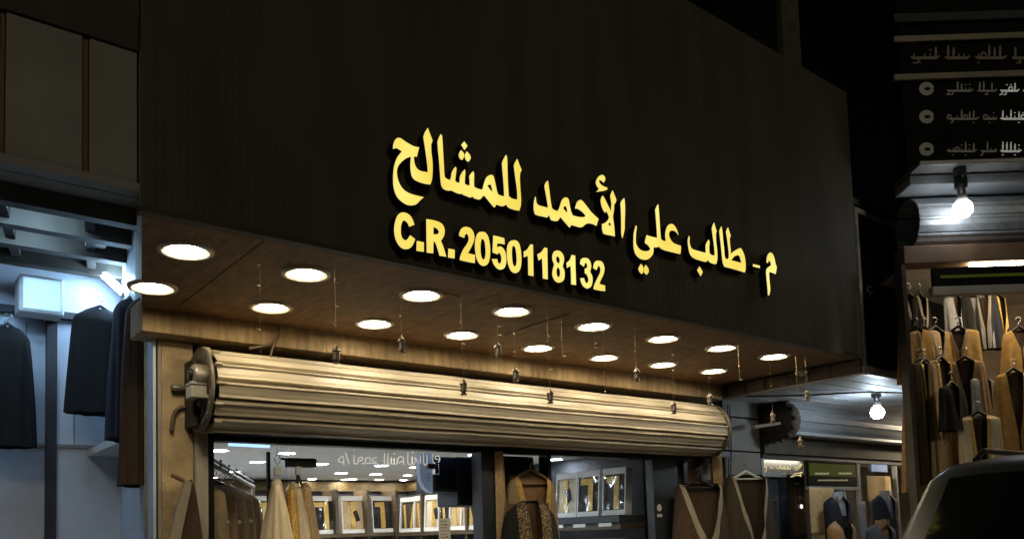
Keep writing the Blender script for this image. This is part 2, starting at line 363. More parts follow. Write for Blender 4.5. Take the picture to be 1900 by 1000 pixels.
# ------------------------------------------------------------------ sign letters
def lz(ox, oy, sc, loops, name, sign, y_face=D-.06):
    L3 = []
    for l in loops:
        pts = [P(ox+x/sc, oy+y/sc, y_face) for x, y in smooth_loop(l)]
        L3.append([(p.x, p.z) for p in pts])
    body = mk(name, poly_prism(B(), L3, y_face+.004, D-.004, 0, 0), M_black, sign)
    mk('face', poly_prism(B(), L3, y_face, y_face+.0035, 0, 1), [M_letter, M_ledge], body)
ar = thing('shop_sign_lettering', 'yellow lit Arabic letters standing on the dark fluted fascia', 'sign', P(1090, 380, D-.03))
Z1, Z2, Z3, Z4, Z5, Z6, Z7 = (720, 230, 6.25), (800, 250, 6.6667), (980, 310, 7.145), (1160, 370, 6.6667), (1260, 400, 6.25), (720, 380, 7.69), (900, 430, 7.9167)
AR = [
 (Z1, ["120,163 150,170 200,205 250,235 300,260 362,273* 348,325 335,380* 300,375* 302,420 312,470 335,515 375,545 465,563* 460,480 447,380 430,260 413,150* 430,100 462,48* 485,110 517,195* 500,240* 503,330 515,430 518,530 510,640 492,700* 440,695 370,675 310,645 280,605 266,540 263,460 270,378* 220,395 170,430 125,480 105,530 105,590 120,660 155,730 210,785 290,820 415,850* 370,890 330,930 280,943 220,935 150,890 100,830 70,740 62,640 68,530 85,450 115,380 165,318* 130,295 100,280 60,290* 65,240 80,195 100,170"]),
 (Z2, ["120,-5* 135,20 143,120 150,250 158,380 165,500 185,540 238,565* 250,520 258,470 280,425 305,397* 313,430 305,500 297,575* 325,592 355,598* 358,540 365,505 390,460 418,430* 423,470 418,540 415,605* 440,622 480,632* 480,560 475,515 495,480 522,452* 532,490 530,570 532,645* 575,668 637,682* 655,610 675,550 700,515 740,498 770,512 785,560 800,630 815,700 830,740* 865,755 907,763* 905,680 895,540 885,430 880,350* 895,310 927,250* 940,290 945,450 950,600 960,760* 1000,790 1070,805* 1068,700 1050,560 1035,450 1027,380* 1040,345 1067,300* 1090,365 1120,437* 1100,480* 1098,560 1105,680 1113,800 1108,880 1092,938* 1040,930 980,910 950,890 932,860* 905,880 870,882 808,862* 785,900* 740,850 700,800 655,748* 630,775 605,800 565,795 530,780 510,755* 490,777 440,758 400,742 378,725* 360,732 300,712 258,690* 210,690 165,675 135,640 122,580 112,450 100,300 88,180 82,90* 95,45", "695,632* 735,610* 750,640 765,715* 730,680"]),
 (Z2, ["375,125* 410,85* 450,140* 415,188*"]), (Z2, ["345,245 370,192* 400,225 411,262 388,313* 360,295"]), (Z2, ["420,262 440,208* 475,245 490,290 465,335* 435,315"]),
 (Z3, ["97,392* 105,430 110,470 130,500 165,515 268,542* 260,480 245,390 230,310 220,252* 235,210 262,180* 272,240 285,340 300,460 315,545* 345,570 395,585* 415,545 430,500 450,440 485,405 520,410 540,440 552,510 570,590 590,640* 640,655 700,665 745,662 765,645* 740,610 690,570 650,550 625,550* 635,510 655,460 688,437 720,450 770,510 840,600 935,690* 920,730 907,778* 860,755 800,745 760,760 725,790 690,797 640,785 575,765* 552,802* 500,740 430,660* 410,690 390,713 345,712 305,695 280,625* 268,650 255,668* 200,655 130,640 95,625* 80,570 78,500 85,440", "468,545 490,515 515,540 525,610* 495,585"]),
 (Z3, ["985,105 1015,130 1022,170 1003,207* 975,180 945,175 940,190 955,220 990,250 1050,275* 1045,300 1000,315 905,328* 940,290 915,250 902,205 915,160 945,120"]),
 (Z3, ["985,382* 1005,400 1040,470 1085,560 1105,610* 1105,540 1108,480 1095,400 1098,360 1122,310* 1145,370 1168,430 1160,470 1140,500* 1138,570 1125,660 1135,740 1145,830 1150,918* 1100,905 1040,895 1000,880* 985,820 983,755* 1020,740 1060,705 1075,670 1070,640 1040,580* 1022,605* 995,560 972,490 967,430", "1087,720* 1108,785* 1060,765*"]),
 (Z3, ["1275,412* 1283,480 1285,600 1280,750 1278,830 1252,942* 1240,880 1238,750 1235,600 1228,480* 1245,440"]),
 (Z4, ["410,60* 417,130 425,250 435,400 443,490* 470,510 508,518* 500,440 510,370 535,320 575,303 610,325 640,375 660,437* 630,400 590,383 555,395 543,430 555,480 600,540 690,575* 690,620 683,675* 600,655 500,630 445,605 418,575* 405,590 352,592* 350,650 335,690 290,735 240,745 180,725 130,670 110,590 107,500 112,410 135,322* 145,340* 135,420 132,520 145,570 185,620 240,640 290,635 318,612* 290,570 247,535* 255,490 268,442* 330,462 400,477* 395,380 385,240 375,130* 390,90"]),
 (Z4, ["170,850 197,797* 225,840 222,905 205,920* 180,890"]), (Z4, ["235,860 255,810* 285,850 292,895 270,930* 245,910"]),
 (Z5, ["118,235* 124,260 122,310 135,360 160,390 240,415 313,435* 312,380 312,340* 325,310 345,280* 355,310 350,380 355,440* 385,460 418,458* 412,370 395,240 383,150* 393,115 407,82* 420,130 437,180* 428,210* 430,300 442,400 445,500 432,562* 390,555 355,535 333,508* 315,535 250,520 180,495 140,460 120,410 108,340 105,280"]),
 (Z5, ["213,630* 240,590* 275,655* 252,700*"]),
 (Z5, ["492,125* 503,180 510,270 522,380 532,480 555,505 575,495 582,470* 580,420 568,320 555,230 548,185* 558,155 570,138* 582,180 600,235* 588,265* 592,340 600,410 598,450* 630,420 670,395 710,377 735,405 760,470 772,550 772,620 762,658* 690,635 600,610 530,592* 510,540 500,460 490,350 478,250 470,180* 478,155", "605,518* 640,475 675,460 705,470 728,550* 670,535"]),
 (Z5, ["862,562* 938,582* 935,607* 860,588*"]),
 (Z5, ["1060,428 1085,445 1105,490 1120,560 1133,590* 1128,640 1120,677* 1080,660 1050,655 1045,680 1050,760 1058,860 1045,925* 1035,920* 1030,850 1020,740 1013,650 1025,610 1070,575* 1065,545 1045,515 1030,550* 1018,540* 1022,490 1035,450"]),
]
for z, loops in AR: lz(*z, loops, 'letter', ar)
cr = thing('registration_number_lettering', 'yellow lit C.R. 2050118132 characters low on the dark fascia', 'sign', P(930, 500, D-.03))
CRL = [
 (Z6, ["215,110 270,122 320,160 355,220 377,285* 305,312* 290,270 260,235 230,222 205,240 187,300 182,370 190,440 215,490 250,505 280,490 318,435* 388,490* 365,550 325,610 270,630 210,620 155,570 110,480 92,370 100,270 130,170 170,122"]),
 (Z6, ["415,515* 512,535* 512,668* 410,655*"]),
 (Z6, ["550,205* 620,215 700,235 755,262 790,300 808,360 800,440 755,515* 790,600 832,738* 740,725* 715,640 685,550 650,505* 648,600 645,690* 557,680* 553,450", "648,315* 690,330 725,365 725,405 690,422 648,418*"]),
 (Z6, ["865,625* 952,642* 950,763* 862,750*"]),
 (Z6, ["1100,315 1160,325 1205,365 1230,430 1230,500 1205,570 1170,640 1140,690* 1242,715* 1240,830* 1130,810 1027,785* 1040,720 1080,630 1130,560 1155,500 1150,440 1125,412 1100,430 1090,470* 1018,440* 1025,390 1055,335"]),
 (Z6, ["1335,385 1385,395 1425,445 1448,530 1458,650 1452,760 1425,840 1375,870 1320,850 1275,780 1252,680 1245,560 1260,460 1290,400", "1350,485 1378,510 1392,580 1398,670 1390,745 1365,783 1338,755 1322,680 1320,590 1330,510"]),
 (Z7, ["125,55* 200,72 283,95* 290,185* 230,172 180,170* 175,228* 220,215 260,235 295,290 312,380 310,460 285,530 235,555 180,535 130,470 105,400* 178,400* 190,445 215,470 240,440 245,380 230,325 205,305 185,330* 115,300* 120,180"]),
 (Z7, ["425,125 470,135 505,185 525,270 535,380 530,490 505,570 455,605 400,585 355,510 332,400 325,290 335,200 370,140", "422,203 448,230 462,300 470,400 462,480 438,510 412,480 398,390 395,290 402,225"]),
 (Z7, ["670,185* 705,190* 708,350 712,650* 640,635* 638,500 635,350* 575,375* 572,290* 620,260"]),
 (Z7, ["875,232* 915,240* 918,450 922,697* 855,685* 850,550 843,385* 790,420* 772,330* 830,295"]),
 (Z7, ["1065,275 1115,295 1150,345 1162,410 1140,510* 1165,570 1170,640 1155,710 1095,745 1040,725 1000,660 995,580 1020,478* 995,410 995,340 1020,290", "1070,360 1095,385 1102,430 1085,465 1060,450 1045,405 1052,370", "1075,520 1100,550 1108,600 1100,650 1078,665 1055,635 1050,580 1058,540"]),
 (Z7, ["1275,340* 1325,350* 1330,550 1338,780* 1270,770* 1268,640 1262,495* 1208,530* 1200,455* 1245,415"]),
 (Z7, ["1465,383 1515,395 1550,450 1560,510 1545,590* 1575,650 1580,720 1560,800 1505,832 1450,800 1420,750 1402,682* 1455,680* 1470,730 1495,755 1520,730 1520,680 1500,630 1470,605* 1470,540* 1500,530 1505,490 1490,455 1470,460 1455,510* 1400,470* 1410,410 1435,388"]),
 (Z7, ["1660,425 1715,440 1745,490 1755,560 1735,640 1700,710 1680,765* 1765,790* 1765,870* 1690,862 1597,840* 1610,780 1650,690 1690,610 1700,550 1685,505 1665,500 1640,560* 1595,535* 1600,480 1625,435"]),
]
for z, loops in CRL: lz(*z, loops, 'letter', cr)

# ------------------------------------------------------------------ soffit downlights
G_reflglow = glow('reflector_glow', (1.0, .86, .62), 1.15)  # reflector ring glows by itself in place of lamplight on it
ORD = ['first', 'second', 'third', 'fourth', 'fifth', 'sixth', 'seventh', 'eighth', 'ninth']
def make_downlight(label, loc):
    t = thing('downlight', label, 'downlight', loc, 'downlights in the soffit')
    x, y, z = loc
    mk('trim_ring', lathe(B(), [(.088, .004), (.090, -.006), (.100, -.011), (.116, -.006), (.118, .004)], loc, 32, cap=False), M_ring, t, True)
    mk('reflector', lathe(B(), [(.0875, -.004), (.074, -.0015)], loc, 32, cap=False), G_reflglow, t, True)
    mk('lamp', lathe(B(), [(.0735, -.001), (.06, -.005), (.03, -.008), (.002, -.009)], loc, 32), G_main, t, True)
    return t
proto = None
G_mainb = glow('downlight_lamp_dimmer', (1.0, .80, .50), 50); G_mainc = glow('downlight_lamp_brighter', (1.0, .86, .62), 76)
def place_downlight(label, loc):
    global proto
    if proto is None: proto = make_downlight(label, loc); return
    r = proto.copy(); C.objects.link(r); r.location = loc; r['label'] = label
    for ch in proto.children:
        c = ch.copy(); C.objects.link(c); c.parent = r
        if ch.name.startswith('lamp'):
            c.material_slots[0].link = 'OBJECT'; c.material_slots[0].material = rnd.choice((G_main, G_mainb, G_mainc))
frow = [(345, 465), (568, 508), (782, 547), (950, 577), (1101, 605), (1230, 628), (1339, 645), (1436, 661)]
brow = [(283, 533), (503, 570), (695, 600), (857, 621), (998, 645), (1121, 663), (1230, 676), (1324, 688)]
for i, p in enumerate(frow):
    q = PZ(*p, ZS); place_downlight(ORD[i]+' round downlight from the left in the front soffit row', (q.x, q.y, ZS))
for i, p in enumerate(brow):
    q = PZ(*p, ZS); place_downlight(ORD[i]+' round downlight from the left in the back soffit row', (q.x, q.y, ZS))

# ------------------------------------------------------------------ roller shutter
RY, RZ, RR = 4.56, 2.432, .212
rx0, rx1 = P(398, 720, RY-.15).x, P(1338, 790, RY-.15).x
rs = thing('roller_shutter', 'cream rolled-up slatted shutter across the top of the shopfront', 'shutter', ((rx0+rx1)/2, RY, RZ-.22))
NS = 13
for k in range(NS):
    a0 = 2*math.pi*k/NS+.16; a1 = a0+2*math.pi/NS
    A_ = Vector((RR*math.cos(a0), RR*math.sin(a0))); B_ = Vector((RR*math.cos(a1), RR*math.sin(a1))); N_ = (A_+B_).normalized()
    prof = []; tip = rnd.uniform(-.004, .004)
    for t, dr in ((-.01, -.022), (.0, .004), (.03, .012), (.09, .014), (.13, .011), (.16, .004), (.30, .005), (.50, .007), (.66, .006), (.74, .010), (.79, .011), (.82, .003), (.83, -.020), (.99, -.024)):
        p_ = A_.lerp(B_, t) + N_*(dr+.004+tip*t); prof.append((RY+p_.x, RZ+p_.y))
    bm = B(); e0 = rx0+rnd.uniform(-.012, .016); e1 = rx1+rnd.uniform(-.016, .010)
    nx = 24; rows = []
    sag = [0]+[rnd.uniform(-.0022, .0022) for _ in range(nx-1)]+[0]
    for i in range(nx+1):
        x = e0+(e1-e0)*i/nx
        rows.append([bm.verts.new((x, y, z+sag[i])) for y, z in prof])
    for a, b in zip(rows, rows[1:]):
        for i in range(len(prof)-1): bm.faces.new((a[i], b[i], b[i+1], a[i+1]))
    mk('slat', bm, M_shut, rs)
    lk = bx(e0-.012, e0+.03, -.006, .006, -.016, .016, bev=.003)
    am = a0+(a1-a0)*.10
    lk.transform(Matrix.Translation((0, RY+(RR+.012)*math.cos(am), RZ+(RR+.012)*math.sin(am))) @ Matrix.Rotation(am-math.pi/2, 4, 'X'))
    mk('end_lock', lk, M_shut, rs)
mk('drum', lathe(B(), [(RR-.03, rx0+.02-rx0), (RR-.03, rx1-rx0-.02)], (rx0, RY, RZ), 24, 'x'), M_shutd, rs)
mk('bottom_bar', bx(rx0+.03, rx1-.02, RY+.10, RY+.135, 2.225, 2.30), M_rust, rs)
mk('hanging_slat', bx(rx0+.03, rx1-.02, RY+.145, RY+.155, 2.27, 2.50), M_shutd, rs)
M_dsteel = mat('grimy_steel', (.15, .13, .10), .55, metal=.5, var=.4, scale=14, bump=.2)
for xx, sg in ((rx0-.02, -1), (rx1+.015, 1)):
    mk('end_plate', lathe(B(), [(.05, 0), (.205, 0), (.232, sg*.004), (.236, sg*.016), (.222, sg*.022), (.20, sg*.016), (.09, sg*.016), (.05, sg*.016)], (xx, RY, RZ), 32, 'x'), M_dsteel, rs, True)
mk('mounting_bracket', bx(rx0-.07, rx0-.045, RY-.02, YW, RZ-.20, RZ+.17, bev=.004), M_rust, rs)
mk('gear_ring', lathe(B(), [(.150, -.045), (.168, -.045), (.168, -.02), (.150, -.02)], (rx0, RY, RZ), 28, 'x', cap=False), M_rust, rs)
pm = P(376, 697, RY-.12)
mk('motor', lathe(B(), [(.022, -.06), (.048, -.058), (.060, -.045), (.060, .07)], pm, 24, 'x'), M_steel, rs, True)
mk('motor_cap', lathe(B(), [(.016, -.075), (.030, -.074), (.034, -.06)], pm, 20, 'x'), M_black, rs, True)
p0, p1 = P(352, 738, RY-.13), P(388, 711, RY-.13)
mk('motor_box', bx(p0.x, p1.x, RY-.16, RY-.06, p0.z, p1.z, bev=.006), M_greybox, rs)
mk('box_lid_line', bx(p0.x-.002, p1.x+.002, RY-.163, RY-.058, p1.z-.018, p1.z-.014), M_rust, rs)
for q, w_ in (((369, 741), .018), ((378, 745), .014)):
    c = P(*q, RY-.12); mk('cable_gland', lathe(B(), [(w_*.6, -.035), (w_*.6, -.01), (w_, -.01), (w_, .004)], c, 10), M_black, rs)
pts = [P(*q, RY-.12) for q in ((379, 745), (384, 758), (380, 775), (374, 790), (378, 800))]
mk('motor_lead', tb(spline([tuple(p) for p in pts], 4), .008), M_black, rs, True)
pts = [P(*q, RY-.1) for q in ((388, 661), (380, 668), (375, 680), (377, 690))]
mk('limit_switch_wire', tb(spline([tuple(p) for p in pts], 4), .006), M_rust, rs, True)
for k in range(9):
    a = 2.2+k*.28
    mk('rivet', lathe(B(), [(.006, -.006), (.006, .004)], (rx0-.04, RY+.215*math.cos(a), RZ+.215*math.sin(a)), 8, 'x'), M_steel, rs)

# conduits and loose cables on the left wall and beam
pts = [P(*q, YW-.015) for q in ((318, 800), (322, 770), (333, 757), (348, 755), (362, 757))]
tag(mk('wall_conduit', tb(spline([tuple(p) for p in pts], 5), .011), M_cable, None, True), 'dark bent cable curving over the sandy wall beside the shutter motor', 'cable')
pts = [P(*q, YW-.03) for q in ((318, 719), (330, 719), (352, 721))]
tag(mk('conduit_pipe', tb(pts, .018, 10), M_steel, None, True), 'short steel pipe entering the shutter motor box from the left', 'pipe')
pts = [P(*q, YW-.02) for q in ((319, 726), (330, 728), (340, 727), (352, 726))]
tag(mk('thin_cable', tb(spline([tuple(p) for p in pts], 4), .005, 6), M_cable, None, True), 'thin dark cable just under the steel pipe at the motor box', 'cable')
pts = [P(*q, YB-.02) for q in ((516, 607), (517, 620), (511, 630), (500, 638), (482, 643), (462, 646))]
tag(mk('loose_cable', tb(spline([tuple(p) for p in pts], 5), .009), M_cable, None, True), 'grey cable dropping from the soffit and curling along the beam', 'cable')
pts = [P(*q, YB-.03) for q in ((514, 622), (508, 640), (503, 655), (503, 664))]
tag(mk('loose_cable_end', tb(spline([tuple(p) for p in pts], 4), .006), M_cable, None, True), 'short loose cable end hanging down onto the shutter top', 'cable')
# rough hole in the render left of the jamb
for q, r_ in (((354, 799), .016), ((346, 781), .009)):
    c = P(*q, YW-.004); tag(mk('wall_plug', lathe(B(), [(r_, 0), (r_*.8, -.012), (r_*.3, -.014)], c, 10, 'y'), M_rust), 'dark round plug in the sandy wall, ' + ('lower one' if r_ > .01 else 'smaller upper one'), 'plug')

# ------------------------------------------------------------------ strings of charms and little tin lanterns
STR = [  # px of strand, y of end, Y plane, lantern?, charm ys
 (484, 655, 3.36, 0, (492, 530, 614), 'leftmost charm string, hanging before the beam without a lantern'),
 (624, 658, 3.40, 1, (524, 567, 604), 'little tin lantern on a string above the left part of the shutter'),
 (745, 640, 3.40, 1, (587,), 'little tin lantern hanging just right of the second back-row downlight'),
 (860, 718, 3.44, 1, (568, 600, 637, 670), 'little tin lantern hanging against the shutter below the third back-row downlight'),
 (924, 650, 3.44, 1, (606, 621), 'little tin lantern hanging over the beam left of the fourth back-row downlight'),
 (957, 695, 3.46, 1, (621, 653), 'little tin lantern just above the shutter top near the middle'),
 (1021, 735, 3.46, 1, (592, 623, 686), 'little tin lantern against the middle of the shutter'),
 (1044, 664, 3.40, 0, (598, 631, 660), 'short charm string hanging between the two middle downlights'),
 (1103, 640, 3.42, 0, (638, 644), 'short charm string under the fifth front-row downlight'),
 (1124, 727, 3.44, 0, (690, 695, 726), 'charm string under the fifth back-row downlight ending in a bead'),
 (1181, 695, 3.42, 1, (624, 653, 680), 'little tin lantern hanging over the beam between two pairs of downlights'),
 (1250, 756, 3.46, 1, (659, 688), 'little tin lantern against the right part of the shutter'),
 (1317, 741, 3.46, 1, (654, 702), 'little tin lantern just above the right end of the shutter'),
 (1373, 706, 3.46, 0, (654, 679, 704), 'charm string right of the last back-row downlight'),
 (1434, 775, 3.40, 1, (694, 716), 'little tin lantern hanging before the dark shutter gear next door'),
 (1485, 822, 3.40, 1, (694, 768), 'lowest little tin lantern on the longest string at the right'),
 (1498, 733, 3.36, 1, (674, 690), 'little tin lantern hanging before the security camera'),
]
for i, (px, pe, Y, lan, ch, lab) in enumerate(STR):
    e = P(px, pe, Y); x, y = e.x, e.y
    t = thing('hanging_lantern' if lan else 'charm_string', lab, 'lantern' if lan else 'charm string', (x, y, ZS), 'strings hanging from the soffit')
    sx = rnd.uniform(-.006, .006)
    top = e.z+(.045 if lan else 0)
    mk('wire', tb([(x+sx, y, ZS+.003), (x+sx*.4, y, (ZS+top)/2), (x, y, top)], .0010, 5), M_wire, t)
    for cyy in ch:
        zc = P(px, cyy, Y).z; s = rnd.choice((-1, 1)); l = rnd.uniform(.014, .02); dz = rnd.uniform(-.006, .008)
        bm = B(); tube(bm, [(x, y, zc), (x+s*l*.5, y-.004, zc+dz*.6), (x+s*l, y-.006, zc+dz)], [.0022, .0046, .0012], 6)
        mk('charm', bm, M_charm, t, True)
    if lan:
        h = .041; n = 6
        b = mk('lantern_body', lathe(B(), [(.0125, -h*.52), (.0145, -h*.45), (.0145, h*.28), (.0125, h*.36)], (x, y, e.z), n), M_lglass, t)
        for k in range(n):
            a = 2*math.pi*k/n
            mk('lantern_bar', tb([(x+.015*math.cos(a), y+.015*math.sin(a), e.z-h*.5), (x+.015*math.cos(a), y+.015*math.sin(a), e.z+h*.36)], .0022, 4), M_lant, b)
        mk('lantern_cap', lathe(B(), [(.020, h*.34), (.021, h*.42), (.013, h*.75), (.006, h*.88), (.0065, h*1.0), (.002, h*1.12)], (x, y, e.z), 8), M_lant, t)
        mk('lantern_base', lathe(B(), [(.006, -h*1.02), (.017, -h*.98), (.018, -h*.86), (.010, -h*.72), (.012, -h*.6), (.019, -h*.56), (.019, -h*.48)], (x, y, e.z), 8), M_lant, t)
# thin dark wires stapled along the soffit towards the strings
pts = [PZ(*q, ZS-.004) for q in ((938, 622), (990, 602), (1058, 583))]
tag(mk('soffit_wire', tb(pts, .004, 5), M_cable), 'thin dark wire stapled across the soffit near the middle', 'wire')
pts = [PZ(*q, ZS-.004) for q in ((818, 545), (836, 547), (853, 552))]
tag(mk('soffit_clip_wire', tb(pts, .004, 5), M_charm), 'short pale wire taped to the soffit beside a front-row downlight', 'wire')

# ------------------------------------------------------------------ security camera
c0 = P(1487, 690, 3.72); c1 = P(1512, 678, 3.86)
cc = thing('security_camera', 'small bullet security camera on a bracket under the soffit end', 'camera', c1)
ax = (c1-c0)
mk('housing', tb([c0+ax*.12, c0+ax*.18, c0+ax*.95, c1], [.036, .042, .042, .034], 16), M_steel, cc, True)
mk('front_glass', tb([c0+ax*.02, c0+ax*.13], [.036, .037], 16), M_black, cc)
mk('sun_hood', tb([c0-ax*.05+Vector((0, 0, .012)), c0+ax*.7+Vector((0, 0, .012))], [.047, .047], 16), M_steel, cc, True)
mk('lens', lathe(B(), [(.014, -.003), (.012, .002)], c0-ax*.0, 12, 'y'), M_chrome, cc)
mk('bracket', tb([c1-ax*.2, c1+Vector((.02, .03, .05)), Vector((c1.x+.02, c1.y+.03, ZS))], .012, 8), M_steel, cc)
mk('mounting_plate', lathe(B(), [(.045, -.012), (.045, .003)], (c1.x+.02, c1.y+.03, ZS), 16), M_steel, cc)

# ------------------------------------------------------------------ interior lamps
IL = [(407, 835), (478, 856), (432, 874), (394, 885), (596, 860), (633, 877), (579, 888), (641, 889), (615, 894), (708, 863), (697, 879), (756, 881), (696, 890), (751, 891), (723, 895), (772, 866), (532, 840), (1068, 853), (0, 0), (0, 0), (0, 0)]
G_in = glow('interior_lamp', (1.0, .93, .82), 125); G_in2 = glow('interior_lamp_cool', (.78, .9, 1.0), 160)
names_in = ['top left corner of the window', 'left of the open door edge', 'above the brown coats', 'beside the left window frame', 'right of the black door closer', 'below the reflected lettering', 'above the cream coats', 'deep centre of the ceiling', 'back edge of the ceiling', 'under the middle of the reflected lettering', 'centre right of the ceiling', 'left of the rounded reflection panel', 'deep right of the ceiling', 'deep right near the cornice corner', 'last before the back cornice', 'beside the door clamp', 'front of the ceiling above the door closer', 'seen through the right window', 'added to light the front right corner', 'added for light right of the black cabinets', 'added to light the side shelving']
for i, p in enumerate(IL):
    q = PZ(*p, IZ)
    if i > 17: q = Vector(((4.3, 5.9), (4.5, 6.6), (4.8, 7.4))[i-18] + (IZ,))  # the last three lamps are added to light the right window
    if not (IX0+.1 < q.x < IX1-.1 and YG+.15 < q.y < IY1-.15): q = Vector((min(max(q.x, IX0+.2), IX1-.2), min(max(q.y, YG+.2), IY1-.25), IZ))
    t = thing('ceiling_lamp', 'small recessed lamp in the shop ceiling, ' + names_in[i], 'ceiling lamp', q, 'lamps in the shop ceiling')
    r_ = .068 if p[1] < 880 else .052
    mk('lamp_rim', lathe(B(), [(r_, .002), (r_+.002, -.005), (r_+.014, -.004), (r_+.015, .002)], (q.x, q.y, IZ), 20, cap=False), M_white, t)
    mk('lamp_disc', lathe(B(), [(r_-.001, -.001), (r_*.5, -.004), (.002, -.005)], (q.x, q.y, IZ), 20), G_in2 if i in (1, 4, 16, 9, 17, 18, 19) else G_in, t)
G_bluerefl = glow('blue_reflection_glow', (.30, .50, 1.0), 2.2)  # blue glow imitates reflections seen on the window glass
a, b = P(424, 824, YG+.35), P(500, 828, YG+.35)
lt = thing('reflection_bar', 'thin glowing blue bar standing in for a reflection at the top left of the window', 'reflection bar', a)
mk('tube', tb([a, b], .010, 8), G_bluerefl, lt); mk('hanger_wire', tb([a.lerp(b, .1), Vector((a.lerp(b, .1).x, a.y, IZ))], .002, 4), M_wire, lt); mk('hanger_wire', tb([a.lerp(b, .9), Vector((a.lerp(b, .9).x, a.y, IZ))], .002, 4), M_wire, lt)
a, b = P(803, 835, YG+.12), P(879, 834, YG+.12)  # a second reflection made as a glowing strip
tag(mk('reflection_strip', bx(a.x, b.x, a.y, a.y+.02, b.z-.012, b.z+.010), G_bluerefl), 'pale blue glowing strip standing in for a reflection above the black cabinets', 'reflection bar')

# ------------------------------------------------------------------ shelves and boxed robes
sb = thing('back_shelving', 'brown wooden wall shelving along the back of the shop', 'shelving', (3.4, IY1-.2, .13))
shz = 1.655
for z in (shz, 1.18, .7, .25): mk('shelf_board', bx(IX0+.01, IX1-.46, IY1-.42, IY1-.052, z-.045, z-.005), M_shelf, sb)
for px in (470, 572, 626, 684, 737):
    x = P(px, 950, IY1-.4).x; mk('upright', bx(x-.018, x+.018, IY1-.40, IY1-.054, .14, 2.163), M_shelf, sb)
ss = thing('side_shelving', 'brown wooden shelving along the right wall of the shop', 'shelving', (IX1-.2, 7, .13))
for z in (shz-.01, 1.18, .7): mk('shelf_board', bx(IX1-.42, IX1-.052, 4.98, IY1-.45, z-.045, z-.005), M_shelf, ss)
for y in (6.35, 7.3, 8.2): mk('upright', bx(IX1-.40, IX1-.054, y-.018, y+.018, .14, 2.163), M_shelf, ss)
GB = 'boxed robes on the shop shelves'
def package(label, c, w, h, u, n, cloth, style, tilt=.08):
    """c: bottom centre, u: along the width, n: outwards"""
    u = Vector(u).normalized(); n = Vector(n).normalized(); zv = (Vector((0, 0, 1))*math.cos(tilt) - n*math.sin(tilt)); n2 = u.cross(zv).normalized()
    if n2.dot(n) < 0: n2 = -n2
    Mx = Matrix(((u.x, n2.x, zv.x, c[0]), (u.y, n2.y, zv.y, c[1]), (u.z, n2.z, zv.z, c[2]), (0, 0, 0, 1)))
    t = thing('robe_box', label, 'gift box', c, GB)
    def add(name, bm, m, par=t, sm=False):
        bm.transform(Mx); return mk(name, bm, m, par, sm)
    add('tray', bx(-w/2, w/2, -.06, -.005, 0, h), M_white)
    for a in ((-w/2, -w/2+.013, 0, h), (w/2-.013, w/2, 0, h), (-w/2+.013, w/2-.013, 0, .045), (-w/2+.013, w/2-.013, h-.055, h)):
        add('rim', bx(a[0], a[1], -.005, .03, a[2], a[3]), M_white)
    iw, ih = w-.03, h-.105
    seed = rnd.random()*9
    def f(a, b):
        e = min(a, 1-a, b, 1-b)*6
        return Vector(((a-.5)*iw, .004+.016*min(1, e)+.004*math.sin(9*a+seed)*math.sin(7*b+seed*2), .048+b*ih))
    add('folded_cloth', grid(B(), f, 10, 10), cloth, t, True)
    z0, z1 = .05, .045+ih*.97
    if style in (0, 1):
        xb = iw*(.12 if style == 0 else -.02)
        add('gold_band', bx(xb-.03, xb+.03, .022, .030, z0, z1, bev=.003), M_zari)
        add('gold_band', bx(-iw*.40, xb-.031, .022, .029, z1-.06, z1-.002, bev=.003), M_zari)
    elif style == 2:
        add('gold_band', bx(-.035, .02, .022, .030, z0, z1, bev=.003), M_zari)
        bm = bx(-.03, .03, .024, .031, 0, .13, bev=.003); bm.transform(Matrix.Translation((iw*.2, 0, z0+.09)) @ Matrix.Rotation(-.3, 4, 'Y')); add('tassel_cord', bm, M_blackc)
    else:
        for s in (-1, 1):
            bm = bx(-.017, .017, .022, .030, 0, ih*.9, bev=.003); bm.transform(Matrix.Translation((s*iw*.16, 0, z0)) @ Matrix.Rotation(s*.13, 4, 'Y')); add('gold_band', bm, M_zari)
    add('plastic_film', grid(B(), lambda a, b: Vector(((a-.5)*(w-.028), .034+.004*math.sin(11*a+seed)*math.sin(8*b+seed), .046+b*(h-.102))), 8, 8), M_film, t, True)
    return t
yb = IY1-.30
BX = [(487, 'left of the cream coats on the back shelf', M_olive, 0, .30), (600, 'black robe with wide gold band on the back shelf', M_blackc, 0, .335), (656, 'tan robe with gold band and dark tassel on the back shelf', M_tan, 2, .31), (711, 'black robe with gold corner band on the back shelf', M_blackc, 1, .30)]
for px, lab, cl, st, w in BX:
    c = P(px, 985, yb); package('white window box holding ' + lab if 'robe' in lab else 'white window box ' + lab, (c.x, yb, shz-.003), w, .44, (1, 0, 0), (0, -1, 0), cl, st)
SB = [(760, 'dark olive robe, leftmost on the right-hand wall shelf', M_olive, 3), (786, 'brown robe with crossed gold bands on the right-hand wall shelf', M_brown, 3), (807, 'cream robe with thin gold band on the right-hand wall shelf', M_cream, 2), (833, 'tilted black robe with gold bands before the black cabinet', M_blackc, 3), (854, 'tan robe with gold strip, second from the dark post', M_tan, 3), (876, 'tan robe with gold strip, next to the dark post', M_tan, 2)]
for px, lab, cl, st in SB:
    c = PX(px, 970, IX1-.34); package('white window box holding ' + lab, (IX1-.34, c.y, shz-.012), .30, .42, (.25, -1, 0), (-1, -.25, 0), cl, st)
WB = [(1053, 'pale robe, leftmost in the right window', M_cream, 2), (1094, 'black robe with cream band, middle of the right window', M_blackc, 0), (1142, 'dark robe with gold band, rightmost in the right window', M_navy, 0)]
